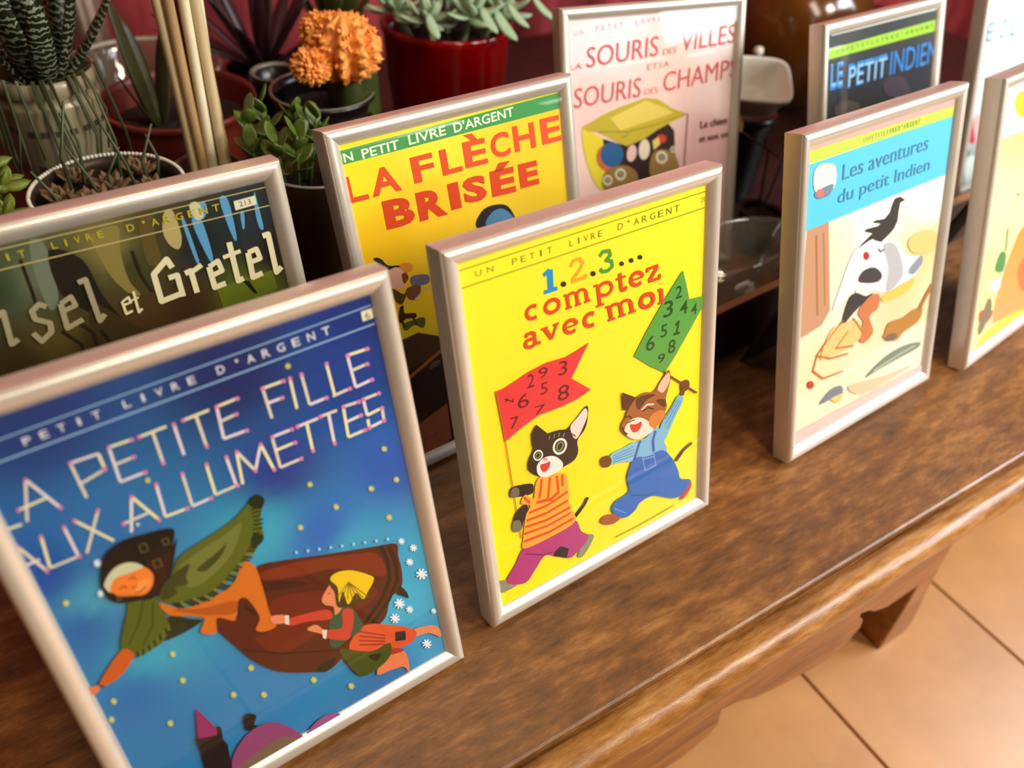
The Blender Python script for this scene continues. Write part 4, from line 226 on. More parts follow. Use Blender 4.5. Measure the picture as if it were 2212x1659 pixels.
('L',(215,215,110),0.56,[-60.1,62,-58.1,59.1]),('L',(215,215,110),0.56,[-59.2,62.6,-59.1,58.5]),('L',(215,215,110),0.56,[-58.2,62,-60,59.1]),('L',(215,215,110),0.56,[-57.8,60.6,-60.5,60.6]),('S',(215,215,110),[-58.8,60.3,-59,60,-59.2,60,-59.4,60.1,-59.5,60.5,-59.5,60.9,-59.3,61.1,-59.1,61.2,-58.9,61,-58.8,60.7]),('L',(215,215,110),0.65,[5.9,42.3,8.6,38.9]),('L',(215,215,110),0.65,[7,43,7.5,38.3]),('L',(215,215,110),0.66,[8.2,42.2,6.3,39]),('L',(215,215,110),0.66,[8.8,40.6,5.6,40.7]),('S',(215,215,110),[7.7,40.3,7.5,40,7.2,39.9,6.9,40.2,6.8,40.5,6.8,41,7,41.3,7.2,41.3,7.5,41.1,7.7,40.7]),('L',(215,215,110),0.7,[23,25.3,25.8,21.7]),('L',(215,215,110),0.7,[24,26,24.7,21]),('L',(215,215,110),0.7,[25.3,25.2,23.4,21.8]),('L',(215,215,110),0.71,[26.1,23.4,22.7,23.6]),('S',(215,215,110),[24.9,23.1,24.7,22.8,24.4,22.8,24.1,23,23.9,23.4,23.9,23.8,24.1,24.2,24.4,24.2,24.7,24,24.9,23.6]),('L',(235,245,250),0.63,[67.9,98.4,71,95.4]),('L',(235,245,250),0.63,[69,99.1,69.9,94.7]),('L',(235,245,250),0.63,[70.3,98.5,68.6,95.3]),('L',(235,245,250),0.63,[71.2,97,67.7,96.8]),('S',(235,245,250),[70,96.6,69.8,96.3,69.5,96.3,69.2,96.4,69,96.8,68.9,97.2,69.1,97.5,69.4,97.6,69.7,97.4,69.9,97]),('L',(235,245,250),0.72,[73.3,91.1,76.8,87.7]),('L',(235,245,250),0.72,[74.5,91.9,75.6,86.9]),('L',(235,245,250),0.72,[76,91.2,74,87.6]),('L',(235,245,250),0.72,[77,89.4,73.1,89.3]),('S',(235,245,250),[75.6,89.1,75.4,88.7,75.1,88.6,74.7,88.9,74.5,89.3,74.4,89.7,74.6,90,75,90.1,75.3,89.9,75.6,89.5]),('L',(235,245,250),0.73,[69.6,83.6,73.1,80.1]),('L',(235,245,250),0.73,[70.8,84.4,71.9,79.4]),('L',(235,245,250),0.73,[72.4,83.7,70.3,80.1]),('L',(235,245,250),0.73,[73.3,81.9,69.4,81.9]),('S',(235,245,250),[71.9,81.6,71.8,81.2,71.4,81.2,71,81.4,70.8,81.8,70.8,82.2,71,82.6,71.3,82.6,71.7,82.4,71.9,82]),('L',(235,245,250),1.12,[73.7,73.4,79.2,67.9]),('L',(235,245,250),1.13,[75.6,74.6,77.3,66.7]),('L',(235,245,250),1.13,[78,73.4,74.9,67.9]),('L',(235,245,250),1.14,[79.4,70.7,73.4,70.6]),('S',(235,245,250),[77.3,70.1,77,69.6,76.5,69.5,76,69.8,75.6,70.5,75.5,71.2,75.8,71.7,76.3,71.8,76.9,71.5,77.3,70.8]),('L',(235,245,250),1.05,[58.3,62,63.2,56.8]),('L',(235,245,250),1.05,[60.1,63.1,61.5,55.7]),('L',(235,245,250),1.06,[62.2,62,59.3,56.8]),('L',(235,245,250),1.07,[63.5,59.4,58,59.4]),('S',(235,245,250),[61.6,58.9,61.3,58.4,60.8,58.3,60.3,58.7,60,59.3,59.9,60,60.2,60.4,60.7,60.5,61.2,60.2,61.6,59.6]),('L',(235,245,250),0.77,[63.7,54.1,67.3,50.3]),('L',(235,245,250),0.77,[65,54.9,66,49.5]),('L',(235,245,250),0.78,[66.5,54.1,64.4,50.3]),('L',(235,245,250),0.78,[67.5,52.2,63.5,52.2]),('S',(235,245,250),[66.1,51.8,65.9,51.5,65.5,51.4,65.2,51.6,64.9,52.1,64.9,52.6,65.1,52.9,65.4,53,65.8,52.8,66,52.3]),('L',(235,245,250),0.99,[54.2,54.1,58.7,49.1]),('L',(235,245,250),0.99,[55.8,55.1,57,48.1]),('L',(235,245,250),0.99,[57.8,54.1,55,49.2]),('L',(235,245,250),1,[59,51.6,53.9,51.7]),('S',(235,245,250),[57.2,51.1,56.9,50.7,56.5,50.6,56,50.9,55.7,51.5,55.6,52.1,55.9,52.6,56.3,52.7,56.8,52.4,57.1,51.8]),('L',(235,245,250),
1.04,[68.3,25.8,73,20.5]),('L',(235,245,250),1.04,[70,26.8,71.4,19.5]),('L',(235,245,250),1.05,[72,25.6,69.3,20.7]),('L',(235,245,250),1.05,[73.3,23,68.1,23.3]),('S',(235,245,250),[71.4,22.6,71.2,22.2,70.7,22.1,70.2,22.4,69.9,23,69.9,23.7,70.1,24.1,70.6,24.2,71.1,23.9,71.4,23.3]),('L',(235,245,250),0.52,[-59.9,158,-57.8,155.5]),('L',(235,245,250),0.52,[-58.9,158.7,-58.8,154.8]),('L',(235,245,250),0.52,[-57.9,158.3,-59.8,155.3]),('L',(235,245,250),0.52,[-57.4,157,-60.3,156.6]),('S',(235,245,250),[-58.4,156.6,-58.6,156.3,-58.9,156.2,-59.1,156.4,-59.3,156.7,-59.2,157,-59,157.3,-58.8,157.4,-58.5,157.2,-58.4,156.9]),('L',(235,245,250),0.49,[-63.3,143.7,-61.4,141.3]),('L',(235,245,250),0.49,[-62.4,144.3,-62.3,140.7]),('L',(235,245,250),0.49,[-61.5,143.9,-63.2,141.1]),('L',(235,245,250),0.49,[-61,142.6,-63.7,142.4]),('S',(235,245,250),[-62,142.3,-62.2,142,-62.4,142,-62.6,142.1,-62.7,142.4,-62.7,142.7,-62.5,143,-62.3,143,-62.1,142.9,-62,142.6]),('L',(235,245,250),0.61,[77.3,44.2,80.1,41.2]),('L',(235,245,250),0.61,[78.2,44.8,79.1,40.6]),('L',(235,245,250),0.61,[79.5,44.2,77.9,41.2]),('L',(235,245,250),0.61,[80.2,42.7,77.1,42.8]),('S',(235,245,250),[79.2,42.4,79,42.1,78.7,42.1,78.4,42.3,78.2,42.6,78.2,43,78.4,43.3,78.6,43.3,78.9,43.1,79.1,42.8]),('L',(235,245,250),0.24,[-40.2,167,-39.2,165.9]),('L',(235,245,250),0.24,[-39.8,167.3,-39.7,165.5]),('L',(235,245,250),0.24,[-39.3,167.1,-40.2,165.7]),('L',(235,245,250),0.24,[-39,166.5,-40.4,166.3]),('S',(235,245,250),[-39.5,166.3,-39.6,166.2,-39.7,166.2,-39.9,166.2,-39.9,166.4,-39.9,166.5,-39.8,166.6,-39.7,166.7,-39.6,166.6,-39.5,166.5]),('S',(150,220,235),[18.3,118.6,18,118.2,17.6,118.1,17.2,118.4,17,118.8,17,119.4,17.2,119.8,17.6,119.8,18,119.6,18.3,119.2]),('S',(150,220,235),[23.6,116.6,23.3,116.2,22.9,116.1,22.5,116.4,22.3,116.8,22.2,117.4,22.5,117.8,22.9,117.9,23.3,117.6,23.6,117.2]),('S',(150,220,235),[29,114.6,28.7,114.2,28.3,114.1,27.9,114.4,27.6,114.8,27.6,115.4,27.8,115.8,28.3,115.9,28.7,115.6,28.9,115.2]),('S',(150,220,235),[34.4,112.6,34.2,112.2,33.8,112.1,33.4,112.3,33.1,112.8,33.1,113.3,33.3,113.7,33.7,113.8,34.2,113.6,34.4,113.1]),('S',(150,220,235),[40,110.5,39.8,110.1,39.4,110,38.9,110.2,38.6,110.7,38.6,111.2,38.9,111.7,39.3,111.8,39.7,111.5,40,111]),('S',(150,220,235),[45.7,108.3,45.5,107.9,45,107.8,44.6,108.1,44.3,108.6,44.3,109.1,44.5,109.5,45,109.6,45.4,109.4,45.7,108.9]),('S',(150,220,235),[51.5,106.2,51.2,105.8,50.8,105.6,50.4,105.9,50.1,106.4,50,107,50.3,107.4,50.7,107.5,51.2,107.2,51.5,106.7]),('S',(150,220,235),[57.4,104,57.1,103.5,56.7,103.4,56.2,103.7,56,104.2,55.9,104.8,56.2,105.2,56.6,105.3,57,105,57.4,104.5]),('S',(150,220,235),[63.4,101.7,63.2,101.3,62.7,101.2,62.2,101.4,61.9,102,61.9,102.5,62.1,103,62.6,103.1,63,102.8,63.4,102.3]),('S',(85,25,8),[-0.3,121.2,10.2,118.4,31.5,110.2,54.6,101.8,66.3,97.1,66,89.3,66.1,79.3,63.8,69.2,56.6,65.9,51.8,55.9,43.8,51.9,32.8,50,24.3,45.2,17.3,41.9,8.9,45.4,-6.8,57,-16.2,71,-22,86,-26.3,98.3,-28.2,106.4,-18.5,110.4,-8.5,115.5]),('S',(125,42,12),[-0.1,117.2,18,113.3,44.6,102.7,55.6,96.5,56.6,81.2,33.9,99.5,16,105.3,1.2,111.9]),
('S',(110,32,10),[0.6,99.6,22.3,92.1,49.5,78,45.7,70.2,18.3,67.5,-3.3,67,-12.8,83.4,-5.5,83.4]),('S',(60,15,5),[-0.6,111.9,15.3,102.3,16.4,99.3,-1.2,106.5]),('L',(50,12,4),1.13,[-19.8,80.9,-3.3,67,22.7,51.6]),('L',(45,10,4),1.5,[-11.7,103.9,-8.5,96]),('L',(25,15,8),2.2,[58.2,100,59.8,89.2,58.5,77.6,51.6,67.8,40,59]),('L',(25,15,8),2.23,[62.2,97.8,63.8,86.9,62.5,75.1,55.6,65.3,44,56.4]),('P',(20,25,12),[8.9,45.4,13.8,48.6,21.6,47.1,17.3,41.9,14.1,41.7]),('S',(20,25,20),[63,70.4,66,64.6,66.2,60,63.7,63.1,60.9,66.5]),('S',(25,40,18),[-42.4,116.7,-35.2,111,-30.6,106.9,-36.9,105.3,-45.1,105.2,-47.8,107]),('S',(215,112,30),[-43.6,125.6,-36.4,117.8,-28.5,116.7,-13.9,117.7,-7.1,126.8,-2.1,122.8,-1.6,111.4,-2.3,95.6,-2,89.5,-1.6,84.2,-7.1,84.4,-10.7,88,-7.2,94,-9.9,107.3,-14.1,107.7,-17.6,98.4,-24.5,104.6,-27.2,96.8,-33.1,101.1,-29.6,107.4,-34.8,112.4,-42.1,117.6]),('S',(180,85,20),[-40.6,119.9,-29.5,113.4,-18.5,110.4,-14.1,107.7,-16.9,102.6,-24.1,106,-30.5,110.2]),('L',(60,30,10),0.86,[-17.3,99.4,-11.7,103.9,-9.4,105.8]),('S',(88,98,25),[-43.5,128.2,-35.6,136.1,-29.3,143.8,-16.2,147.2,-3.8,150.3,8.1,156.8,10.5,153.1,6.6,143.7,5.8,135.7,-0.3,129.4,-7.7,126,-15.6,120.9,-26.7,117.2,-37.1,120.8,-42.1,125.2]),('S',(112,118,50),[-31.8,138,-21,142.2,-8.8,144.7,-1.4,146.9,-8.2,134.9,-20.5,127.1,-30.5,126.6]),('S',(60,68,15),[-25,134,-14.9,137.7,-10,140.2,-14,135,-21.8,131.1]),('L',(18,38,12),0.86,[6.1,155.3,9.4,155.4]),('L',(18,38,12),0.86,[5.5,153.9,8.8,154.1]),('L',(18,38,12),0.87,[4.8,152.6,8.1,152.7]),('L',(18,38,12),0.87,[4.2,151.2,8,150.7]),('L',(18,38,12),0.87,[4,149.2,7.8,148.7]),('L',(18,38,12),0.88,[3.9,147.2,7.7,146.7]),('L',(18,38,12),0.88,[3.8,145.2,8.1,143.9]),('L',(18,38,12),0.89,[3.1,143.2,7.4,141.9]),('L',(18,38,12),0.89,[2.4,141.1,6.7,139.8]),('L',(18,38,12),0.9,[1.7,139,4.7,138]),('L',(18,38,12),0.9,[0.8,137.4,3.8,136.4]),('L',(18,38,12),0.9,[-0.1,135.8,2.9,134.7]),('L',(18,38,12),0.9,[-1,134.1,2.5,132.3]),('L',(18,38,12),0.9,[-2,132.9,1.5,131.1]),('L',(18,38,12),0.91,[-3.1,131.7,0.4,129.9]),('L',(120,130,60),0.91,[-4.1,130.5,-0.1,128]),('L',(18,38,12),0.91,[-5.5,129.5,-1.6,127]),('L',(18,38,12),0.91,[-6.9,128.5,-3,126]),('L',(120,130,60),0.91,[-8.4,127.5,-5.7,125.3]),('L',(18,38,12),0.91,[-9.8,126.6,-7.1,124.4]),('L',(18,38,12),0.91,[-11.2,125.6,-8.6,123.4]),('L',(120,130,60),0.91,[-12.6,124.6,-9.5,121.6]),('L',(18,38,12),0.91,[-14,123.6,-10.9,120.7]),('L',(18,38,12),0.91,[-15.4,122.6,-12.3,119.7]),('L',(120,130,60),0.91,[-16.9,121.6,-13.3,118]),('L',(18,38,12),0.91,[-18.4,121.1,-14.9,117.4]),('L',(18,38,12),0.91,[-20,120.6,-16.4,116.9]),('L',(120,130,60),0.91,[-21.5,120.1,-19.3,116.7]),('L',(18,38,12),0.9,[-23,119.7,-20.8,116.4]),('L',(18,38,12),0.9,[-24.5,119.4,-22.3,116]),('L',(120,130,60),0.9,[-26,119,-23.4,114.9]),('L',(18,38,12),0.9,[-27.5,119.4,-24.9,115.3]),('L',(18,38,12),0.89,[-29.1,119.8,-26.4,115.8]),('L',(120,130,60),0.89,[-30.6,120.2,-27.6,115.4]),('L',(18,38,12),0.89,[-32.4,120.6,-29.4,115.8]),('L',(18,38,12),0.88,[-34.2,121,-31.2,116.2]),
('L',(120,130,60),0.88,[-36,121.4,-34.2,117]),('L',(18,38,12),0.88,[-37.3,122.1,-35.6,117.7]),('L',(18,38,12),0.87,[-38.7,122.7,-37,118.4]),('S',(18,38,12),[4.2,155.2,8.3,157.7,11.1,153.8,8.8,149.8,5.8,151.4]),('S',(18,38,12),[1.3,138.2,5.9,136.1,4,132.4,-0.3,132.6]),('S',(85,95,20),[-53.1,134.2,-44.6,132.1,-44,124.3,-43.3,116.2,-45.2,109.7,-50,105.1,-60.8,105.8,-64.3,111.6,-60.5,121,-56.6,128]),('L',(50,60,10),0.65,[-49,130.6,-53.4,121.7,-60.9,112.6]),('L',(50,60,10),0.66,[-46,127.7,-49.4,116.9,-55.8,109.1]),('L',(90,110,40),0.89,[-43.8,113.3,-44.4,109.9]),('L',(18,38,12),0.89,[-45.4,112.3,-45.9,108.9]),('L',(90,110,40),0.89,[-46.9,111.3,-47.5,107.9]),('L',(18,38,12),0.89,[-48.4,110.4,-49,107]),('L',(90,110,40),0.89,[-49.9,109.6,-50.5,106.2]),('L',(18,38,12),0.89,[-51.3,108.8,-51.9,105.4]),('L',(90,110,40),0.89,[-52.8,108.2,-53.4,104.8]),('L',(18,38,12),0.89,[-54.1,107.7,-54.7,104.3]),('L',(90,110,40),0.89,[-55.4,107.4,-56,104]),('L',(18,38,12),0.88,[-56.7,107.2,-57.3,103.8]),('L',(90,110,40),0.88,[-57.9,107.2,-58.5,103.8]),('L',(18,38,12),0.88,[-59.1,107.4,-59.7,104]),('L',(90,110,40),0.88,[-60.1,107.7,-60.8,104.4]),('L',(18,38,12),0.88,[-61.2,108.3,-61.8,104.9]),('S',(24,14,8),[-59.6,150.3,-55.4,158.7,-47.7,162.1,-39.2,161.3,-27.9,158.1,-31,149.8,-28,152.7,-34.2,139.4,-40.2,131.5,-45.5,129.5,-50.9,131.6,-56.9,134,-60.5,138.8,-61,145.2]),('S',(52,18,8),[-43.7,147,-35,148,-32.1,147.4,-37.6,137.2,-43.7,132.6,-42.1,140]),('L',(110,100,50),0.35,[-42.5,156.8,-39.8,156.8,-39.8,153,-42.5,153.2,-42.5,156.8]),('L',(110,100,50),0.36,[-40,146.9,-37.2,146.9,-37.3,143,-40,143.2,-40,146.9]),('L',(110,100,50),0.36,[-33.6,155.1,-31.4,155.1,-31.4,152.1,-33.5,152.2,-33.6,155.1]),('L',(110,100,50),0.36,[-57.5,138.1,-56.1,138,-56.2,135.9,-57.6,136.1,-57.5,138.1]),('S',(225,120,50),[-57.4,145,-54.7,147.5,-48.7,147.9,-43.9,146.3,-41.9,141.9,-43.1,136.4,-46.6,133.3,-50.1,134.2,-55.9,137.2,-58,140.3]),('S',(205,205,165),[-59.8,146.1,-57.2,149.4,-53.4,151.7,-49.5,151.7,-46.2,149.9,-43.9,146.4,-46.1,146.2,-50.6,146.4,-54.1,146.8,-57,145.3,-58.8,141.2,-59.9,143.7]),('S',(242,128,45),[-58.8,141.1,-57.4,144.7,-54.6,146.4,-50.8,146,-46.2,145.8,-43.2,145.6,-41.8,141.2,-42.7,137.5,-45.9,134.3,-48.7,133.4,-51.5,135.2,-54.7,138.6]),('S',(250,150,70),[-49.6,139.1,-46.7,140.7,-43.8,139.8,-43.9,136.5,-47.1,134.6,-49.1,135,-50.3,137]),('L',(90,35,15),0.53,[-55.6,140.7,-53.4,141.4,-52.7,139.6]),('L',(90,35,15),0.53,[-50.8,143.6,-49.1,143.9,-48.3,142.1]),('L',(130,50,25),0.55,[-50.7,135.8,-48.2,135.4,-46,136.9]),('L',(160,70,30),0.45,[-51,139.6,-49.9,138.3,-49,139.5]),('S',(60,62,20),[-41.8,131.4,-35.6,136.1,-27,138.3,-30.2,132.9,-30.6,128.8,-35.9,129.9,-36,126.8,-41.8,126.1]),('S',(205,92,30),[-63.5,111.6,-60.8,106.3,-67.9,99.5,-75.3,97.9,-77.5,99.7,-70.5,107]),('L',(60,30,20),0.87,[-77.7,99.7,-75.9,97.6]),('S',(230,125,75),[-84.2,101.1,-80.7,100.9,-77.5,99.5,-78.7,96.7,-81.3,96.3,-83.5,95.3]),('S',(232,140,95),[65.6,38.2,76.4,33.8,79.9,28,79.5,22.9,76.3,26.5,72.3,30.5,64.6,33.3]),('S',(238,130,80),
[46.2,32,55.7,28.9,58,21.7,57,10.9,54.7,16.8,48.1,19.4,39.1,22]),('S',(225,85,45),[38.7,57.9,52.2,50.1,65.5,37.6,63.2,30.7,54,31.5,40.8,37.5,28.7,48.5]),('S',(180,50,25),[41.1,39,54,31.5,56.6,27.6,46.1,31.4]),('L',(150,40,20),0.79,[36.1,55.7,48.8,44.5]),('L',(150,40,20),0.79,[35.5,52.9,48.4,42.6]),('L',(150,40,20),0.8,[34.9,50.2,48,40.7]),('L',(150,40,20),0.8,[34.3,47.4,47.6,38.8]),('P',(35,35,25),[54.6,43.1,60.3,40.3,59.3,34.1,53.4,37.1]),('S',(70,80,15),[24.1,51.3,33.4,43.6,41,38.7,50.3,38.1,48.8,29.5,40.4,25.6,30.9,26.5,25.9,38.7]),('S',(45,40,15),[37.4,37.4,44.4,33.9,40.5,31.1]),('S',(50,85,60),[25.3,75.6,34.4,75.4,38.7,57.9,29.6,54.8,22,53.4,20.3,61.1]),('S',(205,65,45),[5.1,84.8,14.2,82.7,24,78.8,24.3,72.4,13,77.9,4.1,80.9]),('S',(232,140,95),[-2.5,91.2,2.5,89.2,3.9,86.6,2.9,83.6,-2.7,87]),('P',(235,220,205),[3.7,88.2,5.5,86.8,4.3,81.7,2.6,82.9]),('S',(205,65,45),[30.9,73.8,35.7,71.4,34.9,64.3,31.8,57.3,28.6,54.8,19.2,62.8,21,66.8,28.1,63.8]),('S',(232,140,95),[11.5,73.5,15.9,73.9,18.7,69.2,18.9,64.8,16.4,67.8]),('P',(235,220,205),[18.6,68.8,20.8,67.2,19,62,17.6,63.6]),('S',(232,140,95),[29.2,92.7,24.6,89.5,22.4,86,23.4,82.3,27,78.8,26.8,73.4,31.6,76.6,31.8,86.3]),('S',(70,55,10),[28.1,93.4,31.6,97.9,39.9,95.3,50.1,85.7,46.9,75.8,42,72.5,34.2,74.6,28.8,77.7,29.4,86.6]),('S',(240,200,20),[29.2,95.7,33.4,97.6,40.8,94.5,49.2,86.2,50.3,82.5,46,77.6,42.4,74.2,39.6,80.3,34.4,75.7,33.6,85.2,30.3,79.8,31.6,88.8]),('L',(130,100,10),0.48,[37.5,88.9,30.1,83.4]),('L',(130,100,10),0.48,[37.5,88.9,32.4,81.2]),('L',(130,100,10),0.48,[37.5,88.9,34.8,79]),('L',(130,100,10),0.48,[37.5,88.9,37.1,76.8]),('L',(130,100,10),0.48,[37.5,88.9,39.8,75.9]),('L',(130,100,10),0.48,[37.5,88.9,42.5,75]),('L',(130,100,10),0.48,[37.5,88.9,45.3,74]),('L',(120,50,30),0.48,[25.9,88.1,27.4,87.8]),('P',(150,30,100),[-47,62.2,-42,42.7,-43.8,40.3,-51.4,44.3]),('P',(14,12,16),[-52.2,44.7,-43.2,40,-42,45.7,-40.3,43.2,-41.6,36,-40.6,31.2,-42.4,18.8,-43.1,9.6,-54.5,16.8,-52.4,35.6]),('S',(18,18,20),[-28.6,43,-24,39.1,-26.3,34.2,-24.8,32,-30.4,33]),('S',(150,70,115),[-41.7,19.6,-33.3,29.3,-24.1,31.7,-16.4,28,-10.1,17.7,-7.1,7.8,-19.4,5,-35,2.4,-42.6,6.2]),('S',(160,85,140),[-6.2,7.1,2.2,14,11.5,13.1,17.5,4.1,5.9,3.1]),('S',(125,100,80),[-47.2,10.2,-30.4,15.7,-16.4,16.8,-5.8,6.7,0.9,4.2,-17.9,-0.6,-36.3,-2.3]),('S',(35,50,35),[24.1,4.8,23.6,4,22.8,3.8,22,4.5,21.5,5.6,21.5,6.8,21.9,7.6,22.7,7.8,23.6,7.2,24.1,6]),('S',(35,50,35),[27.8,4.2,27.2,3.1,26.1,2.9,25,3.8,24.3,5.4,24.2,7,24.9,8.1,26,8.3,27.1,7.4,27.8,5.9]),('S',(35,50,35),[31.6,3.7,30.8,2.2,29.4,2,28,3.1,27.1,5.1,27,7.2,27.9,8.6,29.2,8.8,30.7,7.7,31.6,5.8]),('S',(35,50,35),[34,4.2,33.5,3.4,32.7,3.2,31.9,3.9,31.3,5,31.3,6.3,31.8,7.1,32.6,7.2,33.4,6.6,34,5.4]),('S',(35,50,35),[37.8,3.6,37.2,2.5,36.1,2.3,34.9,3.2,34.2,4.8,34.1,6.4,34.8,7.6,35.9,7.8,37,6.9,37.8,5.3]),('S',(35,50,35),[41.7,3.1,40.9,1.6,39.5,1.4,38,2.5,37.1,4.5,37,6.6,37.8,8.1,39.2,8.3,40.7,7.2,41.6,5.2]),('S',(35,50,35),[44.1,3.6,43.6,2.8,42.8,2.6,42,3.3,41.4,4.4,41.3,5.7,41.8,6.5,42.6,6.7,43.5,6,44.1,4.9]),  # grey-brown shape over the domes paints in a reflection off the glass
('S',(35,50,35),[48,3,47.4,1.9,46.2,1.7,45.1,2.6,44.3,4.2,44.2,5.9,44.9,7,46,7.2,47.2,6.3,48,4.7])]},'A': {'base': [((-49.3,211.4),(45,60,35)),((-37.1,211.3),(95,105,75)),((-21,206.2),(45,35,12)),((-0.7,215.3),(125,115,60)),((7.1,205.3),(55,60,12)),((25.2,218.7),(60,55,20)),((40.3,207.4),(15,25,30)),((68,210.2),(15,35,45)),((-35.2,179.5),(85,70,25)),((-56.2,175.2),(55,40,10)),((-0.8,179.6),(75,50,15)),((28.3,178.2),(60,35,8)),((58.6,172.5),(95,105,12)),((-17.1,172.9),(55,40,12)),((76,193.1),(25,12,8)),((-81.3,203.8),(60,55,20))],'items': [('S',(110,118,95),[-31,228.4,-25.6,226.1,-26.5,210.9,-29.2,197.3,-33.9,195,-34.2,210.4]),('S',(30,22,5),[-25.1,222.4,-13,214.4,-10,194.9,-4.1,178.3,6.5,167.7,-8.8,172.4,-18,187.2,-26.8,200.4]),('S',(135,120,60),[-5.8,224.2,6.7,226,4.2,213.9,3.6,198.5,6.5,189.5,1.6,192,-3.5,202.3,-5.3,213.6]),('S',(60,45,12),[-15.1,191.8,-2,175.9,6.9,166.7,-19,166.9,-20.8,178.4]),('S',(180,160,100),[29,226.7,33.2,226.4,33.7,213.2,30.5,207,26.6,211.3,25.9,218.5]),('S',(90,75,30),[17.2,226.8,23.4,226.7,21.7,216.6,21,204.3,14.8,203,14.8,217]),('S',(90,155,195),[40.5,219.1,45.1,219.5,45.8,199.4,43.5,197.2]),('S',(90,155,195),[56.5,225.8,60.6,225.6,60.2,205.9,58.2,205.6]),('S',(90,155,195),[35.8,220.4,37.4,220.4,38.5,198.3,36.8,199.2]),('S',(90,155,195),[65.1,217.4,66.9,216.9,65.4,209.3,64.2,209.2]),('S',(90,155,195),[74.7,226,75.1,219.6,75,206.3,72.8,207.3,72.8,217]),('S',(90,155,195),[41.8,226.5,49.3,226.8,47.4,219.7,42.1,219.5]),('S',(200,200,150),[41.4,227.3,45.9,227.7,46.9,220.6,42.8,219.3]),('P',(98,112,12),[43.1,181,56.1,182,74.3,182.4,74.5,170.9,57.8,169.3,43.7,168.2]),('P',(25,20,5),[56.8,181.8,60.5,180.2,63.4,171.8,61.7,172]),('L',(35,25,8),1.53,[-32.8,182.7,-26.7,173.1,-28.2,160.1]),('L',(35,25,8),1.6,[-16.2,177.6,-14,169.2,-11.4,164]),('L',(35,25,8),1.54,[-25.2,185.7,-19.8,177.2,-20.8,165.8]),('L',(35,25,8),1.52,[9.3,212.4,9.6,199.8,12.2,189.3]),('L',(35,25,8),1.35,[-37.1,221.5,-37.8,205.5,-38.5,196.5]),('L',(205,185,120),0.51,[-86,219.7,80.8,217.3]),('L',(205,185,120),0.44,[-82.4,228.6,81,227.1]),('T',(190,175,35),'P',0.01,[-59.7,222.33,2.74,-0.01,0.01,3.28]),('T',(190,175,35),'E',0.01,[-54.2,222.31,2.78,-0.01,0.01,3.31]),('T',(190,175,35),'T',0.01,[-48.63,222.29,2.82,-0.01,0.01,3.33]),('T',(190,175,35),'I',0.01,[-42.04,222.27,1,-0,0.01,3.36]),('T',(190,175,35),'T',0.01,[-37.23,222.25,2.9,-0.01,0.01,3.38]),('T',(190,175,35),'L',0.01,[-23.16,222.5,2.46,-0.03,0.04,3.3]),('T',(190,175,35),'I',0.01,[-17.43,222.43,0.87,-0.01,0.04,3.33]),('T',(190,175,35),'V',0.01,[-13.24,222.38,2.52,-0.03,0.04,3.34]),('T',(190,175,35),'R',0.01,[-8.2,222.33,2.55,-0.03,0.04,3.36]),('T',(190,175,35),'E',0.01,[-3.09,222.27,2.58,-0.03,0.04,3.38]),('T',(190,175,35),'D',0.01,[10.26,221.91,3.4,-0.06,0.06,3.44]),('T',(190,175,35),"'",0.01,[17.75,224.05,1.21,-0.02,0.02,1.21]),('T',(190,175,35),'A',0.01,[21.72,221.71,3.5,-0.06,0.06,3.49]),('T',(190,175,35),'R',0.01,[27.56,221.61,3.55,-0.06,0.06,3.51]),('T',(190,175,35),'G',0.01,[33.49,221.5,3.6,-0.06,0.06,3.54]),
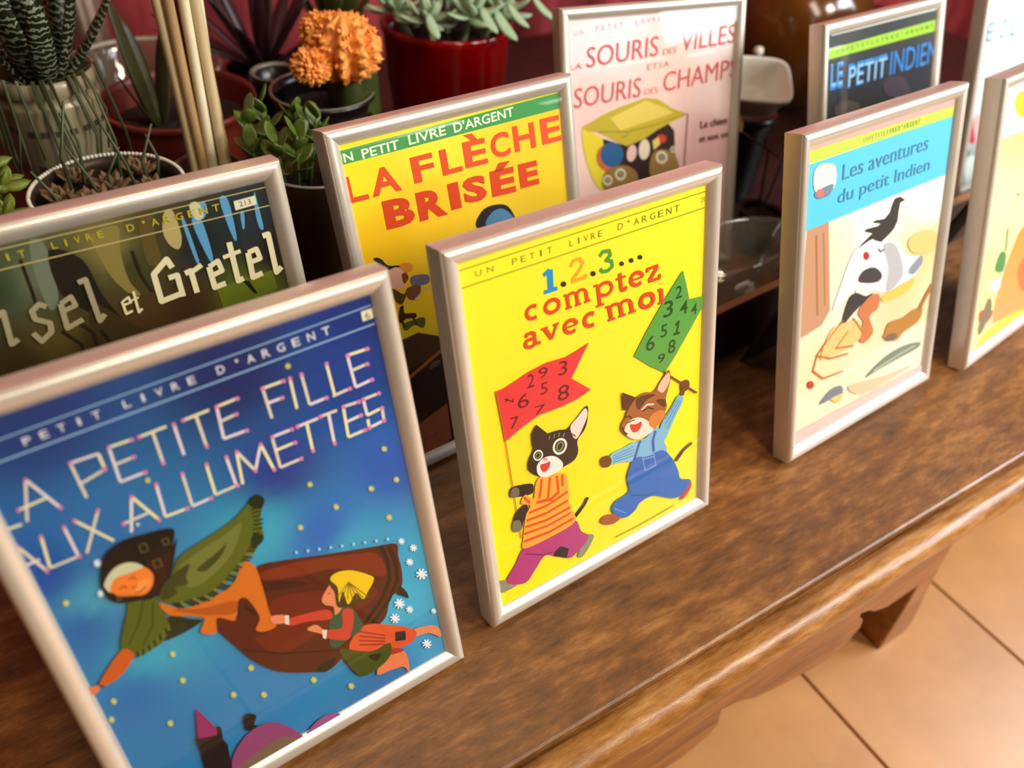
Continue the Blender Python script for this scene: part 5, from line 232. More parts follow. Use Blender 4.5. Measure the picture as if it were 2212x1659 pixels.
('T',(190,175,35),'E',0.01,[39.5,221.4,3.65,-0.06,0.06,3.56]),('T',(190,175,35),'N',0.01,[45.6,221.29,3.7,-0.06,0.06,3.59]),('T',(190,175,35),'T',0.01,[51.78,221.18,3.75,-0.07,0.06,3.61]),('P',(225,220,190),[63.1,224,74.5,224.3,74.3,219.6,62.9,219.2]),('T',(60,55,45),'213',0,[65.46,220.44,6.29,0.14,-0.06,2.65]),('L',(232,222,178),2.96,[24.8,198.8,23.4,203.8,15.4,198,14.9,183.1,26.4,184.3]),('L',(232,222,178),2.83,[21.6,194.1,26,194.3,25.7,182.4]),('L',(232,222,178),2.88,[29.9,194,33,194.6,32.9,182.2]),('L',(232,222,178),2.59,[32.6,193.5,39,196.1]),('L',(232,222,178),2.63,[42.3,194,47.4,195.8,48.2,190,42.1,188.9]),('L',(232,222,178),2.94,[42.3,194,42.2,182.2,48.3,182.8]),('L',(232,222,178),2.94,[55.5,203.9,54.9,182,58,182.7]),('L',(232,222,178),2.18,[50.4,196.8,60.1,197.7]),('L',(232,222,178),2.72,[63.6,195.7,68.4,196.5,69.2,190.8,63.1,190.1]),('L',(232,222,178),3.05,[63.6,195.7,62.9,181.6,68.5,182.5]),('L',(232,222,178),3.05,[73.3,202.4,76.4,202.6,76,180.6,79.4,182.8]),('L',(232,222,178),1.16,[-2.6,188.8,0.7,190.2,1,187.3,-3,186.8]),('L',(232,222,178),1.3,[-2.8,188.9,-2.8,182.1,0.5,182.7]),('L',(232,222,178),1.3,[3.7,192.5,3,181,5.1,182.4]),('L',(232,222,178),0.87,[0.3,187.9,5.2,188.7]),('L',(165,155,118),2.35,[-71.5,199.6,-70.2,195.4,-73,182.5]),('L',(165,155,118),2.39,[-73.8,193.6,-77.4,187.3,-73.5,183.5]),('L',(165,155,118),2.24,[-85.7,206.8,-93.7,181.3]),('L',(165,155,118),2.28,[-78.8,205.9,-85.1,182.5]),('L',(165,155,118),2.32,[-89.4,194.9,-81.4,194.9]),('T',(190,175,35),'U',0.01,[-72.08,222.19,1.82,0.01,-0.01,3.11]),('T',(190,175,35),'N',0.01,[-68.43,222.2,1.84,0.01,-0.01,3.12]),('L',(165,155,118),2.56,[-58.1,197.2,-52.2,200.1,-54.4,183.8,-51,185.3]),('L',(165,155,118),2.52,[-63.4,199,-65.3,184.3,-62.4,185.6]),('L',(165,155,118),2.54,[-34.8,196.9,-37.3,199.1,-41.2,196.7,-41.2,192.4,-36,188.7,-36.9,184.2,-42.3,180.9,-44.4,186.1]),('L',(165,155,118),2.3,[-28.7,196.4,-23.4,198.5,-22.9,193.6,-28.9,192.5]),('L',(165,155,118),2.57,[-28.7,196.4,-29.9,183.7,-22.1,185.8]),('L',(165,155,118),2.56,[-18.4,204.2,-14.8,204.8,-15.3,182.6,-12.1,185.2])]},'B': {'base': [((-78.8,212.2),(253,225,20)),((-26.8,183.6),(250,200,30)),((69.1,193.6),(240,205,25)),((-67.4,162.4),(240,190,0)),((49.3,151.9),(225,190,25)),((-21.1,213.8),(253,230,50))],'items': [('P',(60,150,75),[-86,226.9,94.9,229.5,96.9,219.1,-86.8,219]),('T',(225,235,205),'UN',0.02,[-86.12,219.76,12.59,0.16,-0.07,5.26]),('T',(225,235,205),'PETIT',0.02,[-67.85,219.39,25.23,0.41,-0.09,5.54]),('T',(225,235,205),'LIVRE',0.02,[-36.11,220.35,26.75,0.57,-0.12,5.71]),('T',(225,235,205),"D'ARGENT",0.02,[-3.58,220.71,46.69,1.12,-0.15,6.08]),('T',(222,80,25),'L',0.03,[-83.66,196.26,14.93,-0.45,-0.31,15.54]),('T',(222,80,25),'A',0.03,[-66.41,196.03,20.39,-0.56,-0.37,16.28]),('T',(222,80,25),'F',0.03,[-37.04,196.88,15.81,-0.21,-0.59,16.23]),('T',(222,80,25),'L',0.03,[-16.23,196.83,15.16,-0.23,-0.56,16.05]),('T',(222,80,25),'È',0.03,[1,197.39,17.59,-0.57,-0.37,20.81]),('T',(222,80,25),'C',0.03,[22.14,198.17,15.17,-0.19,-0.6,16.07]),  # first blackletter word inked duller, its shade painted into the print
('T',(222,80,25),'H',0.03,[40.57,198.67,17.78,-0.43,-0.43,16.85]),('T',(222,80,25),'E',0.03,[63.54,198.44,16.63,-0.26,-0.59,17.19]),('T',(212,65,10),'B',0.05,[-61.35,174.21,20.82,-0.97,-0.06,17.99]),('T',(212,65,10),'R',0.05,[-37.75,173.01,20.97,-0.79,-0.23,18.42]),('T',(212,65,10),'I',0.05,[-14.03,173.93,8.14,-0.17,-0.5,17.24]),('T',(212,65,10),'S',0.05,[-3.44,175.11,18.06,-1.13,0.22,16.86]),('T',(212,65,10),'É',0.05,[18.45,174.12,19.56,-1.02,0.04,21.45]),('T',(212,65,10),'E',0.05,[41.83,174.09,16.07,-0.55,-0.26,16.49]),('S',(25,20,20),[3,157.7,7.8,166.7,16.3,169.2,28.3,166.4,34.1,157.2,34.4,148.9,19.7,145.9]),('S',(75,125,165),[10.3,156.8,15.5,164,24,165.2,31.5,159.1,33.3,151.6,22.4,145.1]),('S',(235,180,140),[0.3,153.8,34,146.6,31.6,107.6,-5.7,117.4]),('S',(45,40,25),[-73.7,159.9,-69.4,158,-65.3,152.3,-57.9,150,-60.2,147.9,-67.2,149,-72.7,156.3]),('S',(235,175,150),[-67.3,148.5,-59.8,149.5,-55.8,145.4,-54.4,140.4,-57.9,135.2,-65,136.4,-68.7,142.2]),('S',(225,140,40),[-57.9,150,-52.3,150.3,-48.9,147.2,-49.9,144.1,-54.8,144.5]),('S',(130,60,20),[-57.4,143.6,-54.3,143.8,-53.2,140,-56.9,137.2]),('S',(110,105,120),[-50.6,140.3,-39.1,137.8,-39.6,132.1,-50.7,134]),('S',(125,70,40),[-54.4,134,-45.9,132.4,-48.6,125,-54.3,125.2,-56.5,130]),('L',(215,175,130),1.39,[-51.4,124.2,-44.2,128.3,-38.9,128.9]),('S',(95,60,15),[-66,137.1,-58.8,130.7,-55.2,132.5,-61.2,124.4,-66.2,131.2]),('S',(70,35,10),[-62.6,122.8,-60.4,123.1,-60.4,117.9,-53.2,115.4,-53.2,112.2,-60.1,113.7,-64.8,112.2,-64.8,117.4]),('S',(95,90,20),[-63,110.5,-56.2,111.2,-47,110,-48.8,103.2,-54.7,107.5,-61.7,105.8]),('L',(60,30,10),1.09,[-63.5,115.9,-62.4,108.2]),('L',(60,30,10),1.11,[-54.8,112.8,-53.7,107.1]),('P',(78,45,18),[-82.1,101.8,-65,100.5,-53.7,101.3,-40.3,94.1,-22.1,83.4,-35.4,-39.8,-78.2,-22.4,-82.6,69.5]),('P',(48,20,6),[-81.5,74.6,-40.9,81.6,-22.8,79.2,-35.4,-39.8,-78.2,-22.4]),('L',(165,95,35),2.6,[-71.2,70.3,-40.9,81.6,-23.6,88.5]),('S',(95,75,55),[-50.3,71.9,-47.1,76.2,-41.3,76.2,-41.9,73]),('P',(150,75,48),[-73.4,31.7,-61.9,36.1,-41.6,41.4,-43.2,12.1,-55.6,9.2,-58.5,-6.6,-74.5,-3.6]),('L',(120,60,35),1.05,[-66.3,19.9,-52.6,22])]},'C': {'base': [((-45.9,224.6),(252,238,242)),((65.7,226.5),(255,250,255)),((16.1,180.2),(250,212,200)),((-58.7,157),(250,210,200)),((58.7,122.1),(215,170,170)),((69.8,164.6),(250,225,225)),((-72,105.9),(250,215,205))],'items': [('T',(195,175,205),'U',0.01,[-76.78,218.53,3.09,0.19,-0.23,3.9]),('T',(195,175,205),'N',0.01,[-71.61,218.84,3.11,0.19,-0.24,3.91]),('T',(195,175,205),'P',0.01,[-57.06,220.35,3.36,0.2,-0.25,4.12]),('T',(195,175,205),'E',0.01,[-51.45,220.69,3.38,0.2,-0.25,4.13]),('T',(195,175,205),'T',0.01,[-45.81,221.03,3.4,0.21,-0.25,4.14]),('T',(195,175,205),'I',0.01,[-39.04,221.44,1.2,0.07,-0.25,4.15]),('T',(195,175,205),'T',0.01,[-34.45,221.71,3.43,0.21,-0.25,4.16]),('T',(195,175,205),'L',0.01,[-19.18,222.33,3.26,0.23,-0.29,4.18]),('T',(195,175,205),'I',0.01,[-12.67,222.78,1.15,0.08,-0.29,4.19]),('T',(195,175,205),'V',0.01,[-8.26,223.08,3.3,0.23,-0.29,4.2]),  # pink cover base whitens at the top for glare, greys low for a reflection
('T',(195,175,205),'R',0.01,[-2.76,223.46,3.31,0.23,-0.29,4.21]),('T',(195,175,205),'E',0.01,[2.76,223.85,3.33,0.23,-0.29,4.22]),('T',(195,175,205),'D',0.01,[17.65,224.06,3.33,0.21,-0.26,4.25]),('T',(195,175,205),"'",0.01,[24.18,227.25,1.17,0.07,-0.09,1.49]),('T',(195,175,205),'A',0.01,[28.78,224.75,3.36,0.21,-0.26,4.27]),('T',(195,175,205),'R',0.01,[34.39,225.1,3.38,0.21,-0.27,4.28]),('T',(195,175,205),'G',0.01,[40.03,225.44,3.4,0.21,-0.27,4.29]),('T',(195,175,205),'E',0.01,[45.7,225.8,3.41,0.21,-0.27,4.3]),('T',(195,175,205),'N',0.01,[51.4,226.15,3.43,0.21,-0.27,4.31]),('T',(195,175,205),'T',0.01,[57.12,226.5,3.45,0.21,-0.27,4.32]),('T',(205,90,95),'SOURIS',0,[-66.32,193.21,69.22,3.83,1.02,15.92]),('T',(205,90,95),'VILLES',0,[25.69,198.14,56.39,3.07,1.01,15.55]),('T',(205,90,95),'SOURIS',0,[-78.93,162.49,64.78,2.99,1.17,15.97]),('T',(215,85,80),'CHAMPS',0,[8.73,166.98,77.59,5.64,0.75,16.08]),('T',(205,90,95),'LA',0,[-81.48,193.12,11.06,0.16,0.45,4.33]),('T',(190,130,120),'DES',0,[7.93,197.11,13.29,0.89,0.26,5.02]),('T',(190,150,140),'ET',0,[-7.54,186.43,10.67,0.55,0.33,4.85]),('T',(190,150,140),'LA',0,[5.02,187.32,9.52,0.37,0.37,4.56]),('T',(220,150,140),'DES',0,[-9.75,166.47,13.34,0.72,0.34,5.18]),('S',(235,215,50),[-71,146.1,-62.6,141,-51.6,134.4,-46.9,113.4,-48.4,91.6,-56,92.7,-63.3,104.7,-70.2,127.2]),('P',(45,20,12),[-51.6,134.9,-29.1,126.3,-8.6,131.3,14.7,140.4,21.5,133.1,24.1,98.3,-7.7,74.1,-47.2,80.1]),('P',(200,180,45),[-71.6,147,-61.2,150.6,-51.4,154.7,-34.1,159.5,-9.1,164.3,3.7,162,18.2,152.7,35,146.2,19.9,141.4,4.3,136.2,-9.9,129.8,-27.8,125.6,-41.7,133.2,-56.5,141.3,-66.2,142.4]),('P',(235,210,95),[-44.1,151.3,-9,162,11.7,153.6,19.7,148.4,-3.6,144.6,-34.1,139.7]),('L',(150,130,20),0.83,[-56.5,141.3,-26.6,137.7,4.2,141.1,34.3,146.3]),('L',(150,130,20),0.74,[-34.2,134.9,-29.1,133.8,-26.6,136.7]),('S',(200,110,50),[-35.2,116.8,-37.4,110,-43.3,106.4,-50.5,107.4,-56.2,112.5,-58.3,119.8,-56,126.4,-50.3,129.9,-43.2,129,-37.4,124]),('S',(40,95,150),[-31.1,118.7,-33.4,112.6,-39.2,109.4,-46.4,110.4,-52.2,115.1,-54.3,121.7,-52,127.7,-46.3,130.9,-39.1,130,-33.3,125.4]),('S',(235,215,195),[-4,119.4,-5.5,114.4,-8.7,111.8,-12.3,112.5,-14.8,116.3,-15.4,121.7,-13.8,126.7,-10.7,129.3,-7.2,128.6,-4.6,124.8]),('S',(235,195,190),[-17.8,117.6,-19.6,113.7,-22.6,111.7,-25.6,112.6,-27.4,115.8,-27.4,120.3,-25.7,124.2,-22.7,126.1,-19.8,125.3,-17.9,122]),('S',(205,60,50),[13.4,127,12.4,124.9,9.6,123.8,6.2,124.2,3.4,126,2.3,128.4,3.3,130.5,6,131.5,9.4,131.1,12.2,129.4]),('P',(225,205,110),[-1.4,127.2,5.1,129.6,6.6,122.9,0.1,118.8]),('S',(150,115,60),[-41.8,109.4,-26.5,108.5,-16,98.1,-21.1,85.3,-49.6,89.5,-52,103.2]),('S',(150,115,60),[-1.8,115.2,12.7,117.7,25.1,108.3,25.7,92.4,-1.4,93.8]),('S',(230,215,180),[14.8,110.6,13.7,107.4,10.7,105.7,6.9,106.2,3.7,108.7,2.5,112.2,3.6,115.3,6.6,117,10.4,116.5,13.5,114.1]),('S',(60,50,35),[12.4,110.9,11.8,109.1,9.9,108.2,7.5,108.5,5.6,109.9,4.8,111.9,5.5,113.6,7.4,114.6,9.7,114.2,11.6,112.8]),('S',(190,190,160),[11,111.1,10.5,110,9.4,109.4,8,109.6,6.8,110.5,6.3,111.7,6.7,112.8,7.8,113.3,9.3,113.1,10.5,112.3]),
('S',(20,15,10),[9.7,111.2,9.5,110.7,9,110.4,8.3,110.5,7.7,111,7.5,111.5,7.7,112,8.3,112.3,8.9,112.2,9.5,111.8]),('S',(230,215,180),[-28.5,101.2,-29.6,98.2,-32.4,96.6,-35.9,97.1,-38.8,99.5,-39.8,102.8,-38.7,105.8,-35.9,107.3,-32.4,106.9,-29.6,104.5]),('S',(60,50,35),[-30.7,101.5,-31.3,99.8,-33.1,99,-35.3,99.3,-37,100.6,-37.7,102.5,-37,104.2,-35.3,105,-33.1,104.7,-31.3,103.4]),('S',(190,190,160),[-32,101.7,-32.4,100.7,-33.5,100.2,-34.8,100.3,-35.9,101.2,-36.3,102.3,-35.9,103.3,-34.8,103.9,-33.5,103.7,-32.4,102.9]),('S',(20,15,10),[-33.2,101.9,-33.4,101.4,-33.9,101.1,-34.5,101.2,-35,101.6,-35.2,102.2,-35,102.6,-34.5,102.9,-33.9,102.8,-33.4,102.4]),('S',(230,215,180),[-42.4,97.9,-43.4,95.3,-45.8,94,-48.8,94.4,-51.2,96.5,-52.1,99.3,-51.1,101.9,-48.7,103.2,-45.7,102.8,-43.3,100.8]),('S',(60,50,35),[-44.3,98.2,-44.8,96.8,-46.4,96,-48.2,96.3,-49.7,97.4,-50.2,99,-49.7,100.5,-48.2,101.2,-46.3,101,-44.8,99.8]),('S',(190,190,160),[-45.4,98.4,-45.8,97.5,-46.7,97,-47.8,97.2,-48.8,97.9,-49.1,98.9,-48.7,99.8,-47.8,100.2,-46.7,100.1,-45.8,99.4]),('S',(20,15,10),[-46.4,98.5,-46.6,98.1,-47,97.9,-47.5,98,-48,98.3,-48.1,98.8,-48,99.2,-47.5,99.4,-47,99.3,-46.6,99]),('S',(230,215,180),[24,116.3,23.4,114.6,21.8,113.8,19.8,114,18.2,115.3,17.5,117.1,18.1,118.8,19.7,119.6,21.7,119.4,23.3,118.1]),('S',(60,50,35),[22.8,116.5,22.4,115.5,21.4,115.1,20.2,115.2,19.2,116,18.8,117,19.1,117.9,20.1,118.4,21.3,118.2,22.3,117.5]),('S',(190,190,160),[22,116.6,21.8,116,21.2,115.7,20.4,115.8,19.8,116.2,19.5,116.9,19.7,117.4,20.3,117.7,21.1,117.6,21.7,117.2]),('S',(20,15,10),[21.3,116.6,21.2,116.4,21,116.2,20.6,116.3,20.3,116.5,20.2,116.8,20.3,117.1,20.6,117.2,20.9,117.2,21.2,116.9]),('L',(130,80,90),0.91,[35.4,146.7,34.2,125,33.3,99.3]),('T',(95,40,50),'Le chien',0.015,[49.62,131.49,28.97,1.09,-0.26,6.85]),('T',(95,40,50),'et son os',0.015,[48.88,119.35,31.55,1.22,-0.2,5.05])]},'D': {'base': [((-64,223.1),(60,65,60)),((77.9,224.5),(60,65,55)),((-34,180.6),(22,20,30)),((65.1,174.1),(28,22,35)),((-32.1,158.8),(25,28,22))],'items': [('P',(235,240,235),[-76.5,233.7,91.3,231.8,91.8,228.8,-76.3,229.3]),('P',(160,205,45),[-89.1,219.2,95.5,220.2,97.2,210.5,-88.8,211.3]),('T',(90,130,30),'U',0.01,[-68.56,214.22,3.41,-0,0,2.99]),('T',(90,130,30),'N',0.01,[-61.73,214.22,3.44,-0,0,3.01]),('T',(90,130,30),'P',0.01,[-54.83,214.21,3.47,-0,0,3.02]),('T',(90,130,30),'E',0.01,[-47.86,214.2,3.51,-0,0,3.03]),('T',(90,130,30),'T',0.01,[-40.83,214.2,3.54,-0,0,3.05]),('T',(90,130,30),'I',0.01,[-32.57,214.19,1.25,-0,0,3.07]),('T',(90,130,30),'T',0.01,[-26.56,214.18,3.61,-0,0,3.08]),('T',(90,130,30),'L',0.01,[-19.32,214.17,3.65,-0,0,3.09]),('T',(90,130,30),'I',0.01,[-10.82,214.17,1.29,-0,0,3.11]),('T',(90,130,30),'V',0.01,[-4.63,214.16,3.72,-0,0,3.12]),('T',(90,130,30),'R',0.01,[2.83,214.15,3.76,-0,0,3.14]),('T',(90,130,30),'E',0.01,[10.36,214.14,3.79,-0,0,3.16]),('T',(90,130,30),'D',0.01,[17.97,214.14,3.83,-0,0,3.17]),('T',(90,130,30),"'",0.01,[26.64,216.2,1.35,0,-0,1.12]),('T',(90,130,30),'A',0.01,[33.42,214.12,3.91,-0,0,3.2]),
('T',(90,130,30),'R',0.01,[41.26,214.11,3.95,-0,0,3.22]),('T',(90,130,30),'G',0.01,[49.19,214.11,3.99,-0,0,3.24]),('T',(90,130,30),'E',0.01,[57.19,214.1,4.03,-0,0,3.25]),('T',(90,130,30),'N',0.01,[65.28,214.09,4.08,-0,0,3.27]),('T',(90,130,30),'T',0.01,[73.46,214.08,4.12,-0,0,3.29]),('T',(130,190,230),'LE',0.02,[-75.93,188.09,17,-0.16,0.18,18.8]),('T',(50,135,215),'LE',0,[-76.5,185.94,18.27,-0.41,0.45,19.85]),('T',(50,135,215),'PETIT',0.015,[-51.46,183.28,56.9,-0.29,0.49,19.55]),('T',(50,135,215),'INDIEN',0.005,[10.81,183.57,75.83,-0.89,0.62,19.49]),('T',(150,200,230),'PETIT',0,[-50.3,184.53,56,-0.51,0.46,15.62]),('P',(225,215,205),[22.7,161.5,30,167.8,32.4,160.3]),('S',(70,60,45),[-69.3,170.3,-51.6,173.3,-32.8,166.5,-35.9,159.6,-61.5,160.4]),('S',(60,45,60),[3.8,180.3,33.6,178.4,46.4,159.4,9.3,166.2])]},'f3': {'base': [((-5.9,160.1),(250,248,238)),((70.5,162.9),(252,250,245)),((-46.4,146),(245,232,200)),((62.6,122),(235,215,150)),((-28.9,114.2),(248,235,210)),((35.2,93.6),(240,215,165)),((-52.3,62.3),(248,225,180)),((46.3,28.8),(245,232,205)),((-63.5,24.1),(248,230,195)),((90.5,86.6),(245,225,180))],'items': [('P',(200,150,115),[-78.4,179.5,-56.3,177,-48.2,109,-57.2,100.4,-82.9,97.8]),('L',(170,115,85),2.11,[-68.7,170,-62.2,109.8]),('L',(180,125,90),1.87,[-60.9,169.6,-54.4,114.9]),('P',(95,205,240),[-83.9,219,93.5,218.3,94,175.9,-80.7,175.7]),('P',(238,175,165),[-82.5,231.8,90.6,229.7,91.9,224.8,-82.1,227.2]),('P',(200,215,80),[-82.2,227.5,91.8,225.1,93.6,217.9,-81.6,219.6]),('T',(120,160,70),'U',0,[-24.95,221.21,1.86,-0.01,0.01,3]),('T',(120,160,70),'N',0,[-21.85,221.2,1.87,-0.01,0.01,3.01]),('T',(120,160,70),'P',0,[-18.73,221.19,1.88,-0.01,0.01,3.01]),('T',(120,160,70),'E',0,[-15.6,221.18,1.89,-0.01,0.01,3.02]),('T',(120,160,70),'T',0,[-12.46,221.17,1.9,-0.01,0.01,3.03]),('T',(120,160,70),'I',0,[-8.67,221.15,0.67,-0,0.01,3.04]),('T',(120,160,70),'T',0,[-6.11,221.15,1.92,-0.01,0.01,3.05]),('T',(120,160,70),'L',0,[-2.91,221.14,1.93,-0.01,0.01,3.05]),('T',(120,160,70),'I',0,[0.94,221.12,0.68,-0,0.01,3.06]),('T',(120,160,70),'V',0,[3.55,221.12,1.95,-0.01,0.01,3.07]),('T',(120,160,70),'R',0,[6.8,221.1,1.96,-0.01,0.01,3.08]),('T',(120,160,70),'E',0,[10.07,221.09,1.97,-0.01,0.01,3.09]),('T',(120,160,70),'D',0,[13.36,221.08,1.98,-0.01,0.01,3.1]),('T',(120,160,70),"'",0,[16.96,223.09,0.7,-0,0,1.09]),('T',(120,160,70),'A',0,[19.99,221.06,2,-0.01,0.01,3.11]),('T',(120,160,70),'R',0,[23.34,221.05,2.02,-0.01,0.01,3.12]),('T',(120,160,70),'G',0,[26.7,221.04,2.03,-0.01,0.01,3.13]),('T',(120,160,70),'E',0,[30.09,221.03,2.04,-0.01,0.01,3.14]),('T',(120,160,70),'N',0,[33.49,221.02,2.05,-0.01,0.01,3.15]),('T',(120,160,70),'T',0,[36.91,221.01,2.06,-0.01,0.01,3.16]),('T',(78,140,180),'Les aventures',0,[-44.87,200.86,97.23,-0.47,0.05,10.46]),('T',(78,140,180),'du petit Indien',0,[-48.22,183.16,105.68,-1.34,0.15,11.8]),('S',(225,228,225),[-74.9,213,-66.5,216.7,-53.4,212.2,-53.2,198.2,-72,199.4]),('S',(120,140,160),[-72.5,199.6,-54.8,201,-58,194.4,-69.6,194.7]),('S',(215,120,110),
[-63.2,197,-63.8,195.6,-65.8,195.1,-68.4,195.7,-70.5,197.2,-71.5,199,-70.8,200.4,-68.8,200.8,-66.3,200.2,-64.1,198.7]),('S',(238,236,238),[-26.9,145.8,-13.1,149.2,8.1,145.2,27.6,137.8,42.7,123.7,60.1,117.7,59,106.8,34.1,100.2,14.6,103.3,-17.2,114.4,-28.9,114.2,-45.3,108,-38.6,125]),('S',(190,190,195),[8.7,141.2,24.7,136.7,38.2,113.1,30.3,103.4,17.7,103.3,18,121.2]),('S',(150,155,165),[45,111,59.9,118.8,63,111.8,52.6,105.7]),('S',(225,200,95),[15.1,100.1,53.2,102.4,48.2,93.6,19.2,93.6]),('S',(225,205,130),[40.4,136.2,59.2,138.8,77.2,132,76.8,117.9,49.1,123.9]),('P',(62,58,52),[-23.6,146.9,-5,154.1,-15.1,158.1,-13.2,159.3,0.9,157.8,3.9,158.9,-6,162.1,-3.5,163,7.7,161.2,13.6,164.2,16.2,170.7,18.4,173.4,23.8,173.2,30.4,169.2,24.6,168.6,23.7,162.3,23.6,155.7,20.1,150.6,14.1,147.6,5.5,144.6,0.4,147,-4.7,150.1,-12.4,149.3]),('S',(190,50,50),[-7.4,137.9,-7.9,136.3,-9.6,135.7,-11.8,136.3,-13.8,138,-14.7,140,-14.3,141.7,-12.6,142.3,-10.4,141.6,-8.4,140]),('S',(70,65,68),[-18.2,122.1,-13.2,128.2,0.4,126.8,10.4,118.5,7.4,114.1,-5.7,116.6]),('S',(235,232,228),[-6.1,110.9,-7.2,109.4,-10.8,109.4,-15.4,110.9,-19.3,113.2,-20.9,115.6,-19.7,117,-16.2,117.1,-11.7,115.6,-7.8,113.3]),('L',(90,90,95),1.25,[2.9,140,6.3,137.2,10.7,137.8]),('S',(60,55,60),[-33.9,92.3,-28.4,110.2,-20,113.4,-7.3,106.9,1.8,106.4,-12.5,101.1,-21,97.9]),('S',(205,125,80),[-15,96.9,-1.1,105.3,10.1,102.1,9.5,91.7,-0.1,87.8,6.6,73,-5.1,67.7,-14,77.2,-7.4,85.2]),('S',(240,200,130),[-46.6,92.7,-32.3,93.7,-14,89.5,-9.2,75.4,-23.7,70.3,-44.5,71.8,-56.2,74.1]),('L',(190,120,50),1.58,[-32.5,95.8,-46.2,88.6,-60.8,77.8,-44.3,69.6,-23.2,65.9]),('L',(190,120,50),1.62,[-25.5,85.3,-39.1,75.9,-17.6,70.2]),('L',(190,120,50),1.56,[-60.7,76.8,-64.1,66.9,-51.7,55.8,-27.7,52.8]),('L',(190,120,50),1.61,[-20.5,93.7,-6.3,76.5]),('S',(185,130,60),[22.9,70.4,27.1,74.3,45.5,72.3,58.5,74.4,71,71.3,67.8,61.4,47.9,58.4,38.7,54,20.9,62.6,21.8,67]),('L',(170,120,60),4.97,[66,70.8,74.2,81,81.4,88.4]),('S',(120,100,80),[39.3,59,39,57.1,35.7,56.3,30.6,56.9,25.7,58.7,22.9,61,23.2,63,26.5,63.8,31.5,63.2,36.4,61.4]),('S',(110,130,100),[1.7,35.9,23.8,44.1,48.5,45.6,72.5,40.9,71.4,35.9,45.1,36.1,20.1,36.1]),('L',(170,185,150),1.85,[11.7,37.6,44.5,39.7,66.8,39.8]),('S',(110,120,140),[-54.2,35,-41.6,42.2,-29.4,41,-26.7,33.3,-40.7,33.8]),('S',(230,200,90),[-40.7,33.8,-27,33,-30.9,26.9]),('S',(190,55,45),[-62.2,54.7,-62.8,53,-64.6,52.5,-67,53.4,-69,55.5,-69.8,57.8,-69.3,59.5,-67.5,60,-65.1,59.1,-63.1,57]),('S',(215,195,150),[-19.7,36.7,26.4,27.4,61.2,23.1,54.6,21,1,21.6]),('P',(238,195,185),[-83.4,22,94.8,16.2,97.3,4.5,-82.7,10.6])]},'g': {'base': [((-68.5,137.1),(255,250,190)),((-43.2,203.6),(255,248,150)),((15.2,133.4),(255,248,190)),((-64.7,55.4),(245,240,160))],'items': [('P',(235,250,250),[-89,241.1,60.8,236.6,84.5,185.8,-74.1,193]),('S',(250,225,50),[-23.1,208.1,-24.4,202.1,-32.6,200,-44.4,202.6,-55.2,208.6,-60.8,215.8,-59.4,221.5,-51.6,223.6,-40.2,221.4,-29.2,215.4]),('P',(250,165,75),[-41.4,24.7,-41.6,47,-31.5,75.6,-16.1,99.8,5.6,111.8,54.8,101.9,97.3,-3.7]),
('S',(240,120,50),[-4.9,66.7,38.2,72.3,63,32.5,14.6,35.6]),('S',(60,150,80),[-52.2,82.5,-45,92.5,-33.8,86.8,-34.7,72.4,-48.2,76]),('L',(80,130,60),2.76,[-36.2,90.7,-38.8,111.8]),('S',(235,235,225),[-56.5,69.4,-39.5,67.7,-36.2,57,-51.5,59.1]),('S',(205,60,40),[-68.5,47.1,-43.4,38.8,-49.2,30,-66.2,34.3]),('P',(250,235,40),[-76,7,-55.1,21.1,-21,21.4,92.7,7.8,111.8,-39.6,-72,-8.4]),('S',(120,110,70),[-68,30.6,-56.3,54.4,-46.5,42.2,-59.8,22.9]),('L',(150,150,90),1.74,[-32.2,138,-25.3,136.9])]},'E': {'base': [((-108.8,188.6),(235,245,250)),((-14.9,176.4),(240,250,255)),((-63.7,111.9),(205,212,218)),((12.8,98.8),(190,200,210)),((-60.1,21.2),(150,165,155))],'items': [('T',(95,130,165),'L',0,[-99.76,165.47,13.79,-0.2,0.27,18.75]),('T',(95,130,165),'E',0,[-76.66,165.14,14.14,-0.2,0.27,18.99]),('T',(95,130,165),'C',0,[-52.97,164.8,14.5,-0.21,0.28,19.23]),('T',(95,130,165),'L',0,[-28.67,164.46,14.88,-0.21,0.28,19.48]),('T',(95,130,165),'O',0,[-3.74,164.1,15.27,-0.22,0.28,19.73]),('T',(95,130,165),'W',0,[21.85,163.73,15.68,-0.22,0.29,20]),('T',(95,130,165),'N',0,[48.13,163.36,16.11,-0.23,0.29,20.27]),('S',(215,230,240),[-36.8,158.2,-17.8,158,-11.3,125.4,-30.7,126.1]),('S',(205,60,85),[-19.8,121.8,24.4,122.3,28.3,111.5,-13.3,117.1]),('S',(195,50,70),[-86.8,81.4,-79.4,87.5,-63.2,71.8,-68.3,57.3,-83.2,65.5]),('S',(225,180,175),[-76.2,84.4,-60.6,86.5,-44.6,57.7,-55.7,46.9]),('S',(60,110,80),[-85.2,34.8,-79.1,54.4,-70.1,39.4,-71.1,12.9]),('S',(210,215,210),[-75.9,43.3,-49.8,35,-44.5,9.4,-71.3,10.2])]}}
_gl = {}
